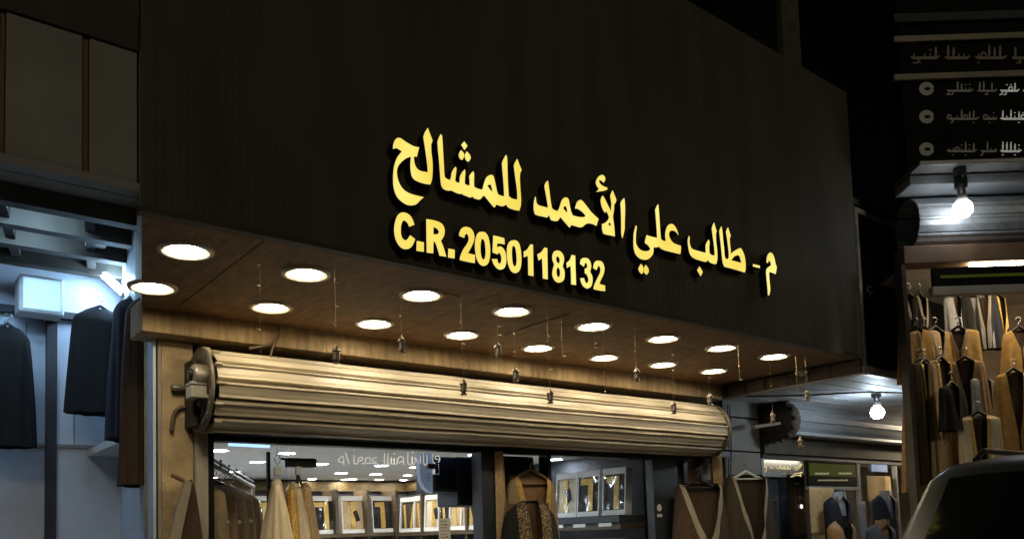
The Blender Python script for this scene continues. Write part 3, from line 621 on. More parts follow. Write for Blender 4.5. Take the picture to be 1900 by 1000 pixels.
for px, lab, cl, st in WB:
    c = PX(px, 958, IX1-.30); package('large plastic-fronted box holding ' + lab, (IX1-.30, c.y, 1.72), .262, .42, (.1, -1, 0), (-1, -.1, 0), cl, st, .10)
    for dz_ in (-.03,): tag(mk('price_ticket', bx(IX1-.425, IX1-.422, c.y-.07, c.y+.09, 1.625, 1.655), M_white), 'small white price ticket under the box with the ' + lab.split(',')[0], 'price ticket')
tag(mk('window_shelf', bx(IX1-.42, IX1-.06, 4.99, 6.33, 1.66, 1.715), M_blue), 'dark shelf carrying three plastic-fronted boxes in the right window', 'shelf')
# dark boxes lower down behind the right window
for i, (px, cl) in enumerate(((1060, M_navy), (1105, M_blue), (1150, M_shelf))):
    c = PX(px, 985, IX1-.30); tag(mk('stacked_carton', bx(IX1-.40, IX1-.1, c.y-.16, c.y+.16, 1.18, 1.52, bev=.01), cl), ('left', 'middle', 'right')[i] + ' dark carton below the boxes in the right window', 'carton')

# black hanging cabinets, pale panel imitating a reflection, door hardware
a, b = P(805, 912, YG+.25), P(849, 834, YG+.25)
t = thing('wall_cabinet', 'black glossy cabinet hanging behind the glass joint', 'cabinet', (a.x, a.y, a.z))
mk('carcass', bx(a.x, b.x, YG+.25, YG+.5, a.z, 2.17, bev=.01), M_blue, t); mk('door_panel', bx(a.x+.012, b.x-.012, YG+.238, YG+.249, a.z+.015, 2.155, bev=.003), M_frame, t); mk('lock', lathe(B(), [(.006, -.006), (.006, .006)], (a.x+.03, YG+.236, a.z+.05), 10, 'y'), M_chrome, t)
a, b = P(850, 938, YG+.22), P(895, 834, YG+.22)
t = thing('tall_cabinet', 'matt black cabinet hanging beside the dark door post', 'cabinet', (a.x, a.y, a.z))
mk('carcass', bx(a.x, b.x, YG+.22, YG+.5, a.z, 2.17, bev=.01), M_black, t); mk('door_panel', bx(a.x+.012, b.x-.012, YG+.208, YG+.219, a.z+.015, 2.155, bev=.003), M_frame, t)
yy = YG+.16
lp = [(779, 842), (803, 842), (803, 914), (797, 912), (788, 904), (781, 890), (779, 876)]
L3 = [[(P(x, y, yy).x, P(x, y, yy).z) for x, y in lp]]
t = thing('reflection_panel', 'pale blue-white rounded panel imitating a reflection behind the glass joint', 'panel', P(792, 914, yy))
mk('shell', poly_prism(B(), L3, yy, yy+.05, 0, 0), mat('pale_reflection_glow', (.60, .68, .80), .35, var=.05, emit=(.45, .6, .9), es=.16), t)  # reflection made as a solid panel with its own faint glow
for k in range(3):
    q = P(796, 880+k*5, yy); mk('panel_slot', bx(q.x-.015, q.x+.012, yy-.003, yy-.0005, q.z-.002, q.z+.002), M_iwall, t)
q = P(800, 865, YG)
t = thing('door_clamp', 'chrome and black glass clamp on the joint between two panes', 'clamp', q)
mk('clamp_plate', bx(q.x-.035, q.x+.02, YG-.022, YG+.022, q.z-.016, q.z+.018, bev=.004), M_black, t)
mk('lock_body', bx(q.x+.022, q.x+.055, YG-.020, YG+.020, q.z-.055, q.z+.03, bev=.005), M_chrome, t)
mk('screw', lathe(B(), [(.006, -.004), (.006, .002)], (q.x-.01, YG-.023, q.z), 10, 'y'), M_chrome, t)
q0, q1 = P(532, 866, YG-.06), P(582, 851, YG-.06)
t = thing('door_closer', 'black rectangular door closer box at the top of the glass door', 'door closer', q0)
mk('body', bx(q0.x, q1.x, YG-.09, YG-.03, q0.z, q1.z, bev=.005), M_black, t)
mk('arm', tb([(q0.x, YG-.06, q1.z-.01), P(522, 850, YG-.04)], .008, 6), M_black, t)
mk('end_cap', bx(q1.x+.001, q1.x+.008, YG-.085, YG-.035, q0.z+.004, q1.z-.004), M_frame, t)
q = P(498, 838, YG+.1)
t = thing('door_edge', 'thin dark vertical edge of the glass door standing ajar', 'door', (q.x, q.y, .14))
mk('stile', bx(q.x-.007, q.x+.007, YG+.09, YG+.12, .14, q.z), M_frame, t)
mk('leaf_glass', bx(q.x+.008, P(533, 880, YG+.1).x, YG+.10, YG+.108, .14, q.z), M_glass, t)
q0, q1 = P(815, 1010, YG-.01), P(835, 961, YG-.01)
t = thing('notice_card', 'white printed notice card with small orange marks taped to the glass', 'notice', q0)
mk('card', bx(q0.x, q1.x, YG-.012, YG-.007, q0.z, q1.z), M_white, t)
M_print = mat('grey_print', (.22, .22, .22), .6); M_or = mat('orange_print', (.5, .22, .03), .6)
w_ = q1.x-q0.x
for k in range(6):
    z_ = q1.z-.018-k*.022
    mk('print_line', bx(q0.x+w_*.12, q0.x+w_*(.85 if k % 2 else .7), YG-.0145, YG-.0125, z_-.004, z_), M_print, t)
for k, (fx, fz) in enumerate(((.55, .045), (.7, .125))): mk('print_mark', lathe(B(), [(.007, -.002), (.007, .0004)], (q0.x+w_*fx, YG-.013, q1.z-fz), 10, 'y'), M_or, t)
# sticker on the dark door leaf
q0, q1 = P(1218, 952, YG-.04), P(1228, 931, YG-.04)
t = thing('door_sticker', 'small pale oval sticker on the dark door leaf', 'sticker', q0)
mk('sticker', lathe(B(), [(.030, 0), (.030, -.002)], ((q0.x+q1.x)/2, YG-.041, (q0.z+q1.z)/2), 20, 'y'), M_white, t)
mk('sticker_tail', bx(q0.x+.006, q1.x-.006, YG-.0425, YG-.0405, q0.z-.03, q0.z-.005), M_white, t)
# reflection of a lit sign, drawn as glowing mirrored strokes on the glass
gl = thing('reflected_lettering', 'reflection of a lit sign drawn as pale mirrored lettering along the top of the glass', 'lettering', P(720, 850, YG-.008))
M_signrefl = mat('sign_reflection_glow', (.55, .53, .48), .6, var=.1, emit=(.6, .57, .5), es=.95)
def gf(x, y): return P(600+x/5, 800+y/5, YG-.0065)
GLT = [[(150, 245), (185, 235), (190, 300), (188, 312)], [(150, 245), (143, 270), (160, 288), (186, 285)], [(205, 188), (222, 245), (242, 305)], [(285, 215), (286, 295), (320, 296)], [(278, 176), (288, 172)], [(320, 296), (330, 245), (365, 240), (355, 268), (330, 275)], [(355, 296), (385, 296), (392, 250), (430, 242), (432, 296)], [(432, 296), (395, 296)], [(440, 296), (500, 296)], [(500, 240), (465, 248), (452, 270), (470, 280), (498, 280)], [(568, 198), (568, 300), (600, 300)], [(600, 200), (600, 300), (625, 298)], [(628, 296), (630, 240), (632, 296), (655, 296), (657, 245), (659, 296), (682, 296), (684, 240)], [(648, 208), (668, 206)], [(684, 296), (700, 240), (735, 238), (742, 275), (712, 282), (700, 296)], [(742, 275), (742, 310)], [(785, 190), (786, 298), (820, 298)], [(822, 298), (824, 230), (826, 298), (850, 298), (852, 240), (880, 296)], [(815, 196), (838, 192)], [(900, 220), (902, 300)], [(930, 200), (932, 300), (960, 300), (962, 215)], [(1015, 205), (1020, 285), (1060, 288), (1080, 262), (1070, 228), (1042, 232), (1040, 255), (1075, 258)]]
for s in GLT: mk('letter', ribbon(B(), spline(s, 4), 9, gf), M_signrefl, gl)

# ------------------------------------------------------------------ garments
def robe(name, label, cat, pos, length, cloth, sh=.22, hem=.34, dep=.08, hdep=.14, rot=0, g0=0, zmeet=.6, trim=None, tw=.035, fold=.012, nf=11, seed=0, neck=.07, drop=.10, group=None, hanger=None, lining=None, hk=.10, ex=.8):
    """hung garment; pos = neck point; local x across the shoulders, -y to the front; hangs 'length' down"""
    pos = Vector(pos); rr = random.Random(seed)
    Mx = Matrix.Translation(pos) @ Matrix.Rotation(rot, 4, 'Z')
    t = thing(name, label, cat, pos - Vector((0, 0, length)), group)
    zs = [0, .015, .035, drop*.55, drop*.8, drop, drop+.05, drop+.12] + [drop+.12+(length-drop-.12)*k/16 for k in range(1, 17)]
    def hw(z):
        if z < drop: return neck+(sh-neck)*math.sin(math.pi/2*z/drop)**.9
        return sh+(hem-sh)*((z-drop)/(length-drop))**ex
    def hd(z):
        if z < drop: return dep*.45+(dep*.55)*z/drop
        return dep+(hdep-dep)*(z-drop)/(length-drop)
    ph = [rr.uniform(0, 6.28) for _ in range(4)]
    def pt(z, s, o=0):
        k = min(1, max(0, (z-drop*.6)/.5))
        am = fold*k*(math.sin(nf*s+ph[0]+.4*math.sin(3*z+ph[1]))+.55*math.sin((nf*1.7)*s+ph[2]-.8*z))
        rw, rd = hw(z)+am*.6+o, hd(z)+am+o
        return Vector((rw*math.sin(s), -rd*math.cos(s), -z))
    def s0(z):
        if not g0: return 0
        g = g0*max(0, 1-z/zmeet)**.8+.006 if z < zmeet else .006
        return math.asin(min(.97, g/hw(z)))
    ns = 72
    bm = B(); rows = []
    for z in zs:
        a = s0(z)
        rows.append([bm.verts.new(pt(z, a+(2*math.pi-2*a)*i/ns)) for i in range(ns+1 if g0 else ns)])
    m = len(rows[0])
    for A, Bq in zip(rows, rows[1:]):
        for i in range(m-1 if g0 else m): bm.faces.new((A[i], Bq[i], Bq[(i+1) % m], A[(i+1) % m]))
    bm.transform(Mx); bd = mk('body', bm, cloth, t, True)
    if trim:
        for sg in (1, -1):
            bm = B(); R_ = []
            for z in zs[1:]:
                a = s0(z); w = tw if z < zmeet*1.02 else tw*.42; aw = w/max(.05, hw(z))
                R_.append([bm.verts.new(pt(z, sg*(a+aw*k/3), .006)) for k in range(4)])
            for A, Bq in zip(R_, R_[1:]):
                for i in range(3): bm.faces.new((A[i], A[i+1], Bq[i+1], Bq[i]))
            bm.transform(Mx); mk('trim_band', bm, trim, t, True)
    if lining:
        bm = grid(B(), lambda a, b: Vector(((a-.5)*2*(hw(drop)*.86), hd(drop)*.35, -.02-b*(length-.1))), 6, 6); bm.transform(Mx); mk('lining', bm, lining, t)
    if hanger:
        hm, kind = hanger
        bm = tb([(-sh*.93, 0, -drop*.8), (-sh*.5, 0, -.02), (0, 0, .03), (sh*.5, 0, -.02), (sh*.93, 0, -drop*.8)], [.008, .013, .014, .013, .008], 8)
        bm.transform(Mx); h = mk('hanger', bm, hm, t, True)
        if kind: 
            bm = tb([(-sh*.9, 0, -drop*.8), (sh*.9, 0, -drop*.8)], .007, 8); bm.transform(Mx); mk('hanger_bar', bm, hm, h, True)
        bm = tb(spline([(0, 0, .03), (0, 0, hk*.55), (.022, 0, hk*.75), (.012, 0, hk), (-.012, 0, hk*.97), (-.018, 0, hk*.85)], 4), .0035, 6); bm.transform(Mx); mk('hook', bm, M_chrome if not kind == 2 else hm, h, True)
    return t
# brown coats on the rail inside the left window
ra, rb = P(386, 858, YG+.16), P(470, 902, YG+1.45)
rl = thing('clothes_rail', 'dark sloping clothes rail above the brown coats in the left window', 'rail', (ra.x, ra.y, ra.z))
mk('bar', tb([ra, rb], .014, 10), M_steel, rl, True)
mk('top_track', tb([ra+Vector((0, 0, .035)), rb+Vector((0, 0, .035))], .010, 8), M_black, rl)
for k in range(6):
    q = ra.lerp(rb, .06+k*.17); mk('rail_peg', tb([q, q+Vector((0, 0, .06))], .007, 6), M_black, rl)
mk('rail_post', tb([rb, Vector((rb.x, rb.y, .14))], .014, 8), M_steel, rl)
mk('rail_post', tb([ra, Vector((ra.x, ra.y, .14))], .014, 8), M_steel, rl)
CO = [(352, 893, .10, M_tan, 'tan'), (374, 897, .34, M_brown, 'dark brown'), (396, 900, .58, M_brown2, 'ochre brown'), (412, 905, .82, M_brown2, 'light ochre'), (428, 910, 1.06, M_brown, 'mid brown')]
for i, (px, py, dy, cl, nm) in enumerate(CO):
    q = P(px, py, YG+.12+dy)
    robe('hanging_coat', nm + ' coat on the rail in the left window, ' + ORD[i] + ' from the jamb', 'coat', q, 1.25, cl, sh=.20, hem=.27, dep=.07, hdep=.10, rot=-.45, fold=.014, nf=7, seed=30+i, drop=.09, group='coats on the window rail', hanger=(M_black, 0))
for i, (px, py) in enumerate(((422, 968), (444, 968), (465, 966))):
    q = P(px, py, YG+.11); tag(mk('security_pin', lathe(B(), [(.002, -.012), (.010, -.008), (.011, 0), (.006, .004)], q, 12, 'y'), M_white), ('left', 'middle', 'right')[i] + ' small white security tag glinting before the brown coats', 'security tag')
# cream coats on clear hangers in front of the glass
CW = [(513, 889, YG-.20, M_cream, 'cream', 'foremost, on the left clear hanger', .022, .19, 1.2), (539, 900, YG-.14, M_zari, 'golden tan', 'narrow one squeezed between the cream coats', .012, .075, 1.2), (549, 898, YG-.10, M_cream, 'pale cream', 'behind the golden one below the closer', .016, .19, 1.2), (566, 895, YG-.02, M_tan, 'greyish beige', 'rearmost of the cream coats', .012, .16, 1.2)]
for i, (px, py, Y, cl, nm, wh, nk, hm_, ln) in enumerate(CW):
    q = P(px, py, Y)
    robe('hanging_robe', nm + ' robe hanging sideways at the door, ' + wh, 'robe', q, ln, cl, sh=.032, hem=hm_*1.25, dep=.12, hdep=.22, rot=-.35, fold=.016, nf=9, seed=50+i, neck=nk, drop=.04, ex=.95, group='pale robes at the door')
q = P(515, 866, YG-.2)
t = thing('clear_hanger', 'clear plastic clip hanger holding the cream robe', 'hanger', q)
mk('clip', bx(q.x-.022, q.x+.022, q.y-.012, q.y+.012, q.z-.05, q.z+.0, bev=.004), M_plastic, t)
mk('hook', tb(spline([(q.x, q.y, q.z), (q.x-.004, q.y, q.z+.02), (q.x-.018, q.y, q.z+.045), (q.x, q.y, q.z+.072), (q.x+.018, q.y, q.z+.045), (q.x+.006, q.y, q.z+.02)], 5), .003, 6), M_chrome, t, True)
mk('hang_cord', tb([(q.x, q.y, q.z+.07), (q.x, q.y, 2.24)], .0015, 5), M_wire, t)
q = P(552, 876, YG-.12)
t = thing('black_clip_hanger', 'black clip hanger below the door closer', 'hanger', q)
mk('clip', bx(q.x-.012, q.x+.022, q.y-.012, q.y+.012, q.z-.015, q.z+.035, bev=.004), M_plastic, t)
mk('stem', tb([(q.x, q.y, q.z-.08), (q.x, q.y, q.z+.06)], .009, 8), M_black, t); mk('arm', tb([(q.x, q.y, q.z-.0), (q.x+.05, q.y+.04, q.z-.09)], .007, 6), M_black, t)
# far-left cloak on the wall, its pale border facing the street
q = P(336, 872, YW-.16)
t = thing('wall_cloak', 'dark cloak with a wide cream border hanging on the left pier', 'cloak', (q.x, q.y, .3))
fnc = lambda pts_, Y: [[(P(x, y, Y).x, P(x, y, Y).z) for x, y in pts_]]
mk('body', poly_prism(B(), fnc([(344, 893), (352, 890), (360, 915), (372, 1000), (376, 1060), (322, 1060), (326, 1000), (338, 930)], YW-.06), YW-.10, YW-.02, 0, 0), M_dkbrown, t)
mk('border_band', poly_prism(B(), fnc([(342, 890), (354, 894), (352, 908), (336, 985), (326, 1040), (306, 1060), (312, 1000), (326, 945)], YW-.12), YW-.14, YW-.108, 0, 0), M_trim, t)
mk('wooden_hanger', tb([P(318, 880, YW-.1), P(335, 888, YW-.1), P(346, 894, YW-.1)], [.012, .014, .01], 8), M_wood, t)
# display robes at the middle of the shopfront
q = P(985, 878, YG-.02)
robe('display_robe', 'sheer tan robe with golden neck bands on a wooden hanger behind the black one', 'robe', q, 1.3, mat('sheer_tan', (.36, .26, .14), .85, var=.15, scale=30), sh=.205, hem=.27, dep=.06, hdep=.10, rot=-.15, g0=.12, zmeet=.55, trim=M_zari, tw=.045, fold=.006, seed=3, drop=.10, hanger=(M_wood, 1), lining=M_brown, hk=.12)
q = P(982, 928, YG-.18)
robe('embroidered_robe', 'black robe with dense gold embroidered yoke in the middle of the shopfront', 'robe', q, 1.2, M_blackc, sh=.215, hem=.36, dep=.08, hdep=.14, rot=-.15, g0=.045, zmeet=1.5, trim=M_emb, tw=.095, fold=.006, seed=4, drop=.14, neck=.06, lining=mat('bronze_cloth', (.13, .075, .032), .8))
ca, cb = P(921, 836, YG-.10), P(938, 836, YG-.10)
tag(mk('curtain_strip', grid(B(), lambda a, b: Vector((ca.x+(cb.x-ca.x)*a+.08*b*b*a, YG-.08+.018*math.sin(a*9+b*1.5), ca.z-b*1.3)), 16, 14), M_tan, None, True), 'narrow beige cloth strip hanging beside the dark post', 'curtain')
# right-hand robes
q = P(1296, 896, YG-.22)
robe('trimmed_robe', 'dark brown robe with wide pale braid on a black hanger by the dark door', 'robe', q, 1.25, M_dkbrown, sh=.235, hem=.36, dep=.09, hdep=.15, rot=-.25, g0=.185, zmeet=.52, trim=M_trim, tw=.06, fold=.010, nf=13, seed=5, neck=.19, drop=.05, hanger=(M_black, 1), lining=M_dkbrown, hk=.13)
q = P(1384, 880, YW-.20)
robe('olive_robe', 'dark olive robe with thin grey braid on a white hanger by the wall panels', 'robe', q, 1.35, M_olive, sh=.225, hem=.40, dep=.09, hdep=.15, rot=-.25, g0=.17, zmeet=.66, trim=M_trim, tw=.035, fold=.012, nf=13, seed=6, neck=.17, drop=.05, hanger=(M_white, 1), lining=M_olive, hk=.09)
a = P(1330, 835, YW-.06)
tag(mk('brown_drape', grid(B(), lambda u, v: Vector((a.x+(u-.5)*.16, YW-.07+.02*math.sin(u*8+v), a.z-v*1.4)), 12, 10), M_brown2, None, True), 'narrow brown cloth hanging behind the dark brown robe at the shutter end', 'cloth')
a = P(1311, 838, YG-.1)
tag(mk('rail_bracket', bx(a.x-.02, a.x+.02, YG-.12, YG-.06, a.z-.25, 2.21, bev=.003), M_bshut), 'short grey steel bracket above the dark brown robe', 'bracket')
for i, px in enumerate((1352, 1356)):
    a = P(px, 800, YW-.05); b = P(px-2, 920, YW-.05); tag(mk('drop_cable', tb(spline([tuple(a+Vector((0, 0, .25))), tuple(a), tuple(a.lerp(b, .5)+Vector((.01, 0, 0))), tuple(b)], 4), .005, 6), M_black), ('left', 'right')[i] + ' of two thin black cables dropping beside the shutter end', 'cable')

# ------------------------------------------------------------------ the shop next door
M_dkt = mat('weathered_timber', (.075, .055, .038), .75, var=.4, scale=12, stretch=(1, .2, 3))
nb = thing('neighbour_shop', 'next-door shopfront with silver shutter housing and low canopy', 'building', (8.4, 4.6, .12))
NY, NX0, NX1 = 4.75, XR+.11, 13.5
nz = 2.75
mk('canopy_soffit', bx(NX0+.02, NX1, 3.3, NY+.1, nz+.02, nz+.04), M_bsoff, nb)
for k in range(7):
    y = 3.34+k*.19; mk('soffit_strip', bx(NX0+.03, NX1-.1, y, y+.17, nz+.006, nz+.018), M_bsoff, nb)
mk('canopy_edge', bx(NX0, NX1, 3.24, 3.298, nz-.01, nz+.06, bev=.006), M_silver, nb)
mk('canopy_side_edge', bx(NX0-.03, NX0+.018, 3.24, NY, nz-.015, nz+.055, bev=.006), M_silver, nb)
mk('timber_fascia', bx(NX0-.06, NX0-.032, 3.26, NY-.1, nz-.0, ZS-.004), M_dkt, nb)
for k in range(6):
    y = 3.5+k*.2; mk('side_batten', bx(NX0-.066, NX0-.061, y, y+.03, nz+.0, ZS-.006), M_black, nb)
mk('upper_wall', bx(NX0, NX1, 3.5, 3.8, nz+.062, 4.22), M_black, nb)
mk('coping', bx(NX0-.02, NX1, 3.40, 3.9, 4.22, 4.27), M_silver, nb)
mk('shop_wall', bx(xw1+.03, NX1, NY+.25, NY+.4, 2.30, nz+.02), M_iwall, nb)
mk('lintel', bx(P(1410, 840, NY).x, NX1, NY-.06, NY+.2, 2.285, 2.47), M_cladback, nb)
mk('window_head', bx(P(1410, 840, NY).x, NX1, NY-.03, NY+.05, 2.235, 2.283), M_blue, nb)
# silver shutter housing
sx0, sx1 = P(1466, 770, NY-.25).x, NX1-.2
sh_ = thing('silver_shutter', 'silver rolled shutter next door, lit cold by the bulb', 'shutter', (9, NY-.1, 2.45))
CYL = (NY-.06, 2.645, .185)
for k in range(10):
    a0 = 2*math.pi*k/10+.3; a1 = a0+2*math.pi/10; bm = B(); rows = []
    pr = [(CYL[0]+(CYL[2]+dr)*math.cos(a0+(a1-a0)*t_), CYL[1]+(CYL[2]+dr)*math.sin(a0+(a1-a0)*t_)) for t_, dr in ((0, -.008), (.04, .006), (.14, .006), (.2, 0), (.5, .004), (.9, 0), (1, -.014))]
    for i in range(2): rows.append([bm.verts.new((sx0 if i == 0 else sx1, y, z)) for y, z in pr])
    for i in range(len(pr)-1): bm.faces.new((rows[0][i], rows[1][i], rows[1][i+1], rows[0][i+1]))
    mk('slat', bm, M_bshut, sh_)
mk('bottom_rail', bx(sx0, sx1, NY-.24, NY-.14, 2.455, 2.492, bev=.008), M_bshut, sh_)
mk('unseen_fill_strip', bx(9.75, 11.6, NY-.62, NY-.54, 2.60, 2.63), glow('unseen_fill_glow', (1.0, .80, .55), 75), sh_)  # added strip, kept out of view, lights the garments next door
gq = P(1440, 780, NY-.2)
mk('drum_end', lathe(B(), [(.04, -.05), (.13, -.05), (.19, -.02), (.20, .02), (.19, .12), (.15, .16)], gq, 28, 'x'), M_rust, sh_, True)
for k in range(14):
    a = 2*math.pi*k/14; c = gq+Vector((0, .2*math.cos(a), .2*math.sin(a)))
    mk('chain_link', lathe(B(), [(.018, -.03), (.024, 0), (.018, .03)], c, 8, 'x'), M_rust, sh_, True)
mk('support_arm', tb([P(1398, 792, NY-.32), P(1446, 785, NY-.32)], .016, 8), M_steel, sh_)
# upright frame post of the neighbour's window
q = P(1412, 900, NY)
mk('window_post', bx(q.x-.03, q.x+.012, NY-.04, NY+.04, .12, 2.235), M_bshut, nb)
NW = [(1414, 1497), (1501, 1591), (1595, 1660), (1664, 1760)]
for a, b in NW:
    mk('window_pane', bx(P(a, 900, NY).x+.004, P(b, 900, NY).x-.004, NY-.003, NY+.003, .5, 2.234), M_glass, nb)
for px in (1499, 1593, 1662):
    x = P(px, 900, NY).x; mk('window_mullion', bx(x-.012, x+.012, NY-.02, NY+.03, .5, 2.234), M_silver, nb)
mk('sill_board', bx(P(1420, 900, NY).x, NX1, NY-.05, NY+.25, 1.30, 1.36), M_shelf, nb)
mk('room_back_wall', bx(xw1+.05, NX1, NY+1.4, NY+1.45, .12, 2.4), mat('room_wall', (.36, .33, .28), .8), nb)
mk('room_ceiling', bx(xw1+.05, NX1, NY+.22, NY+1.4, 2.38, 2.42), M_ceil, nb)
mk('room_floor', bx(xw1+.05, NX1, NY+.05, NY+1.4, .121, .13), M_floor, nb)
mk('room_side_wall', bx(xw1+.04, xw1+.05, NY+.3, NY+1.4, .13, 2.38), M_iwall, nb)
G_nb = glow('neighbour_strip_lamp', (1.0, .86, .65), 45)
q = P(1600, 850, NY+.9)
tag(mk('strip_lamp', bx(8.0, 9.6, NY+.75, NY+.79, 2.345, 2.378), G_nb), 'warm strip lamp under the ceiling of the shop next door', 'lamp')
# bulb on its holder
q = P(1628, 765, 3.75)
bl = thing('light_bulb', 'bright cold white bulb hanging under the neighbouring canopy', 'bulb', (q.x, q.y, q.z))
G_bulb = glow('bulb_glow', (.72, .88, 1.0), 100)
mk('glass_bulb', lathe(B(), [(.005, -.056), (.035, -.050), (.056, -.025), (.060, .0), (.054, .028), (.040, .045)], q, 24), G_bulb, bl, True)
mk('bulb_collar', lathe(B(), [(.040, .045), (.034, .075), (.022, .10)], q, 20), M_white, bl, True)
mk('holder', lathe(B(), [(.024, .10), (.026, .135), (.045, .145), (.045, nz+.006-q.z)], q, 20), M_black, bl, True)
# hot edge strips on the canopy (cables)
tag(mk('canopy_cable', tb(spline([(NX0+.05, 4.4, nz-.01), (NX0+.4, 4.0, nz-.03), (NX0+.9, 3.7, nz-.01), (NX0+1.4, 3.5, nz-.015)], 6), .008, 6), M_black), 'black cable sagging across the underside of the neighbouring canopy', 'cable')
# big black sign with ornaments above the canopy
M_sfr = mat('bright_silver_frame', (.75, .75, .78), .5, var=.1)
sg = thing('ornate_sign', 'black sign with silver frame and curled ornaments right of the fascia', 'sign', (7.2, 3.36, nz+.06))
SY = 3.36
s0_, s1_ = P(1592, 390, SY-.02), P(1608, 690, SY-.02)
X0s, X1s, Z0s, Z1s = s1_.x, 10.5, 2.83, s0_.z
mk('face', bx(X0s, X1s, SY, SY+.1, Z0s, Z1s), M_signblk, sg)
mk('frame_bar', bx(X0s-.02, X0s+.02, SY-.02, SY-.001, Z0s, Z1s+.02), M_sfr, sg)
mk('frame_bar', bx(X0s+.021, X1s, SY-.02, SY-.001, Z1s-.02, Z1s+.02), M_sfr, sg)
mk('frame_bar', bx(X0s+.021, X1s, SY-.02, SY-.001, Z0s, Z0s+.03), M_silver, sg)
M_orn = mat('dull_gold_line', (.30, .26, .17), .5)
p0, p1 = P(1633, 443, SY), P(1640, 516, SY)
mk('inner_border', bx(p0.x, p0.x+.018, SY-.008, SY-.001, p1.z, p0.z), M_signtxt, sg)
mk('inner_border', bx(p0.x+.019, X1s-.3, SY-.008, SY-.001, p0.z-.018, p0.z), M_signtxt, sg); mk('inner_border', bx(p0.x+.019, X1s-.3, SY-.008, SY-.001, p1.z, p1.z+.018), M_signtxt, sg)
def sp(cx_, cy_, r, turns, a0, flip=1):
    return [(cx_+flip*r*(1-k/22)*math.cos(a0+turns*6.28*k/22), cy_+r*(1-k/22)*math.sin(a0+turns*6.28*k/22)) for k in range(20)]
sgf = lambda x, y: P(x, y, SY-.003)
for cx_, cy_, r, a0, fl in ((1611, 440, 9, 1, 1), (1615, 535, 9, 0, 1), (1617, 552, 9, 3, -1), (1619, 640, 8, 1, 1), (1621, 660, 9, 4, -1), (1612, 425, 7, 3, -1)):
    mk('ornament', ribbon(B(), sp(cx_, cy_, r, 1.3, a0, fl), 2.2, sgf), M_orn, sg)
for y0_, y1_ in ((450, 525), (562, 630)): mk('ornament', ribbon(B(), [(1612+(y0_-440)*.033, y0_), (1613+(y1_-440)*.033, y1_)], 1.6, sgf), M_orn, sg)

# yellow script on the window next door
ns = thing('yellow_script_sign', 'yellow handwritten script on the glass of the shop next door', 'sign', P(1450, 870, NY))
G_ys = glow('yellow_script_print', (.95, .72, .12), .55)
ysf = lambda x, y: P(1400+x/5.554, 820+y/5.554, NY-.012)
for s in ([(72, 235), (90, 222), (108, 235), (100, 262), (78, 262), (72, 240)], [(105, 240), (122, 262), (118, 295), (100, 312)], [(160, 232), (172, 258), (186, 272)], [(225, 212), (222, 250), (238, 268), (262, 262), (268, 240), (276, 268), (300, 270), (304, 248), (314, 272), (340, 272), (346, 250), (352, 276), (372, 268), (370, 225)], [(395, 270), (430, 262), (460, 245), (488, 222), (470, 255), (440, 282), (412, 288)], [(370, 362), (395, 340), (420, 322), (455, 318), (490, 308), (470, 330), (480, 350), (450, 338), (415, 345), (388, 360)]):
    mk('letter', ribbon(B(), spline(s, 4), 9, ysf), G_ys, ns)
# olive sign
p0, p1 = P(1500, 901, NY-.05), P(1588, 857, NY-.05)
os_ = thing('olive_sign', 'olive green and black sign board with small print in the window next door', 'sign', p0)
mk('board', bx(p0.x, p1.x, NY-.055, NY-.035, p0.z, p1.z-.004), M_signblk, os_)
osf = lambda x, y: P(1400+x/5.554, 820+y/5.554, NY-.062)
a_, b_ = osf(570, 345), osf(1040, 235)
mk('olive_field', bx(a_.x, b_.x, NY-.059, NY-.056, a_.z, b_.z), M_green, os_)
for x0_, x1_, yy_, n_ in ((625, 770, 320, 9), (870, 1005, 318, 9), (655, 965, 388, 17)):
    for k in range(n_):
        x = x0_+(x1_-x0_)*k/n_; h_ = rnd.choice((10, 16, 24)); w_ = (x1_-x0_)/n_*.8
        mk('letter', ribbon(B(), spline([(x, yy_-h_*.4), (x+w_*.1, yy_+6), (x+w_*.6, yy_+8), (x+w_, yy_-h_*.3)], 3), 4.5, osf), M_gtxt, os_)
mk('lower_rail', bx(p0.x-.02, p1.x+.02, NY-.07, NY-.03, p0.z-.035, p0.z-.004), M_bshut, os_)
# blue-white little sign
q0, q1 = P(1618, 874, NY-.02), P(1646, 861, NY-.02)
bs = thing('blue_label', 'small pale blue lettered label on the upper right window', 'label', q0)
mk('panel', bx(q0.x, q1.x, NY-.02, NY-.012, q0.z, q1.z), mat('pale_blue', (.25, .38, .60), .5, emit=(.2, .35, .7), es=.35), bs)
for k in range(5):
    x = 1621+k*5; mk('letter', ribbon(B(), [(x, 865), (x+1, 871), (x+3, 871)], 1.3, lambda a, b: P(a, b, NY-.022)), M_white, bs)
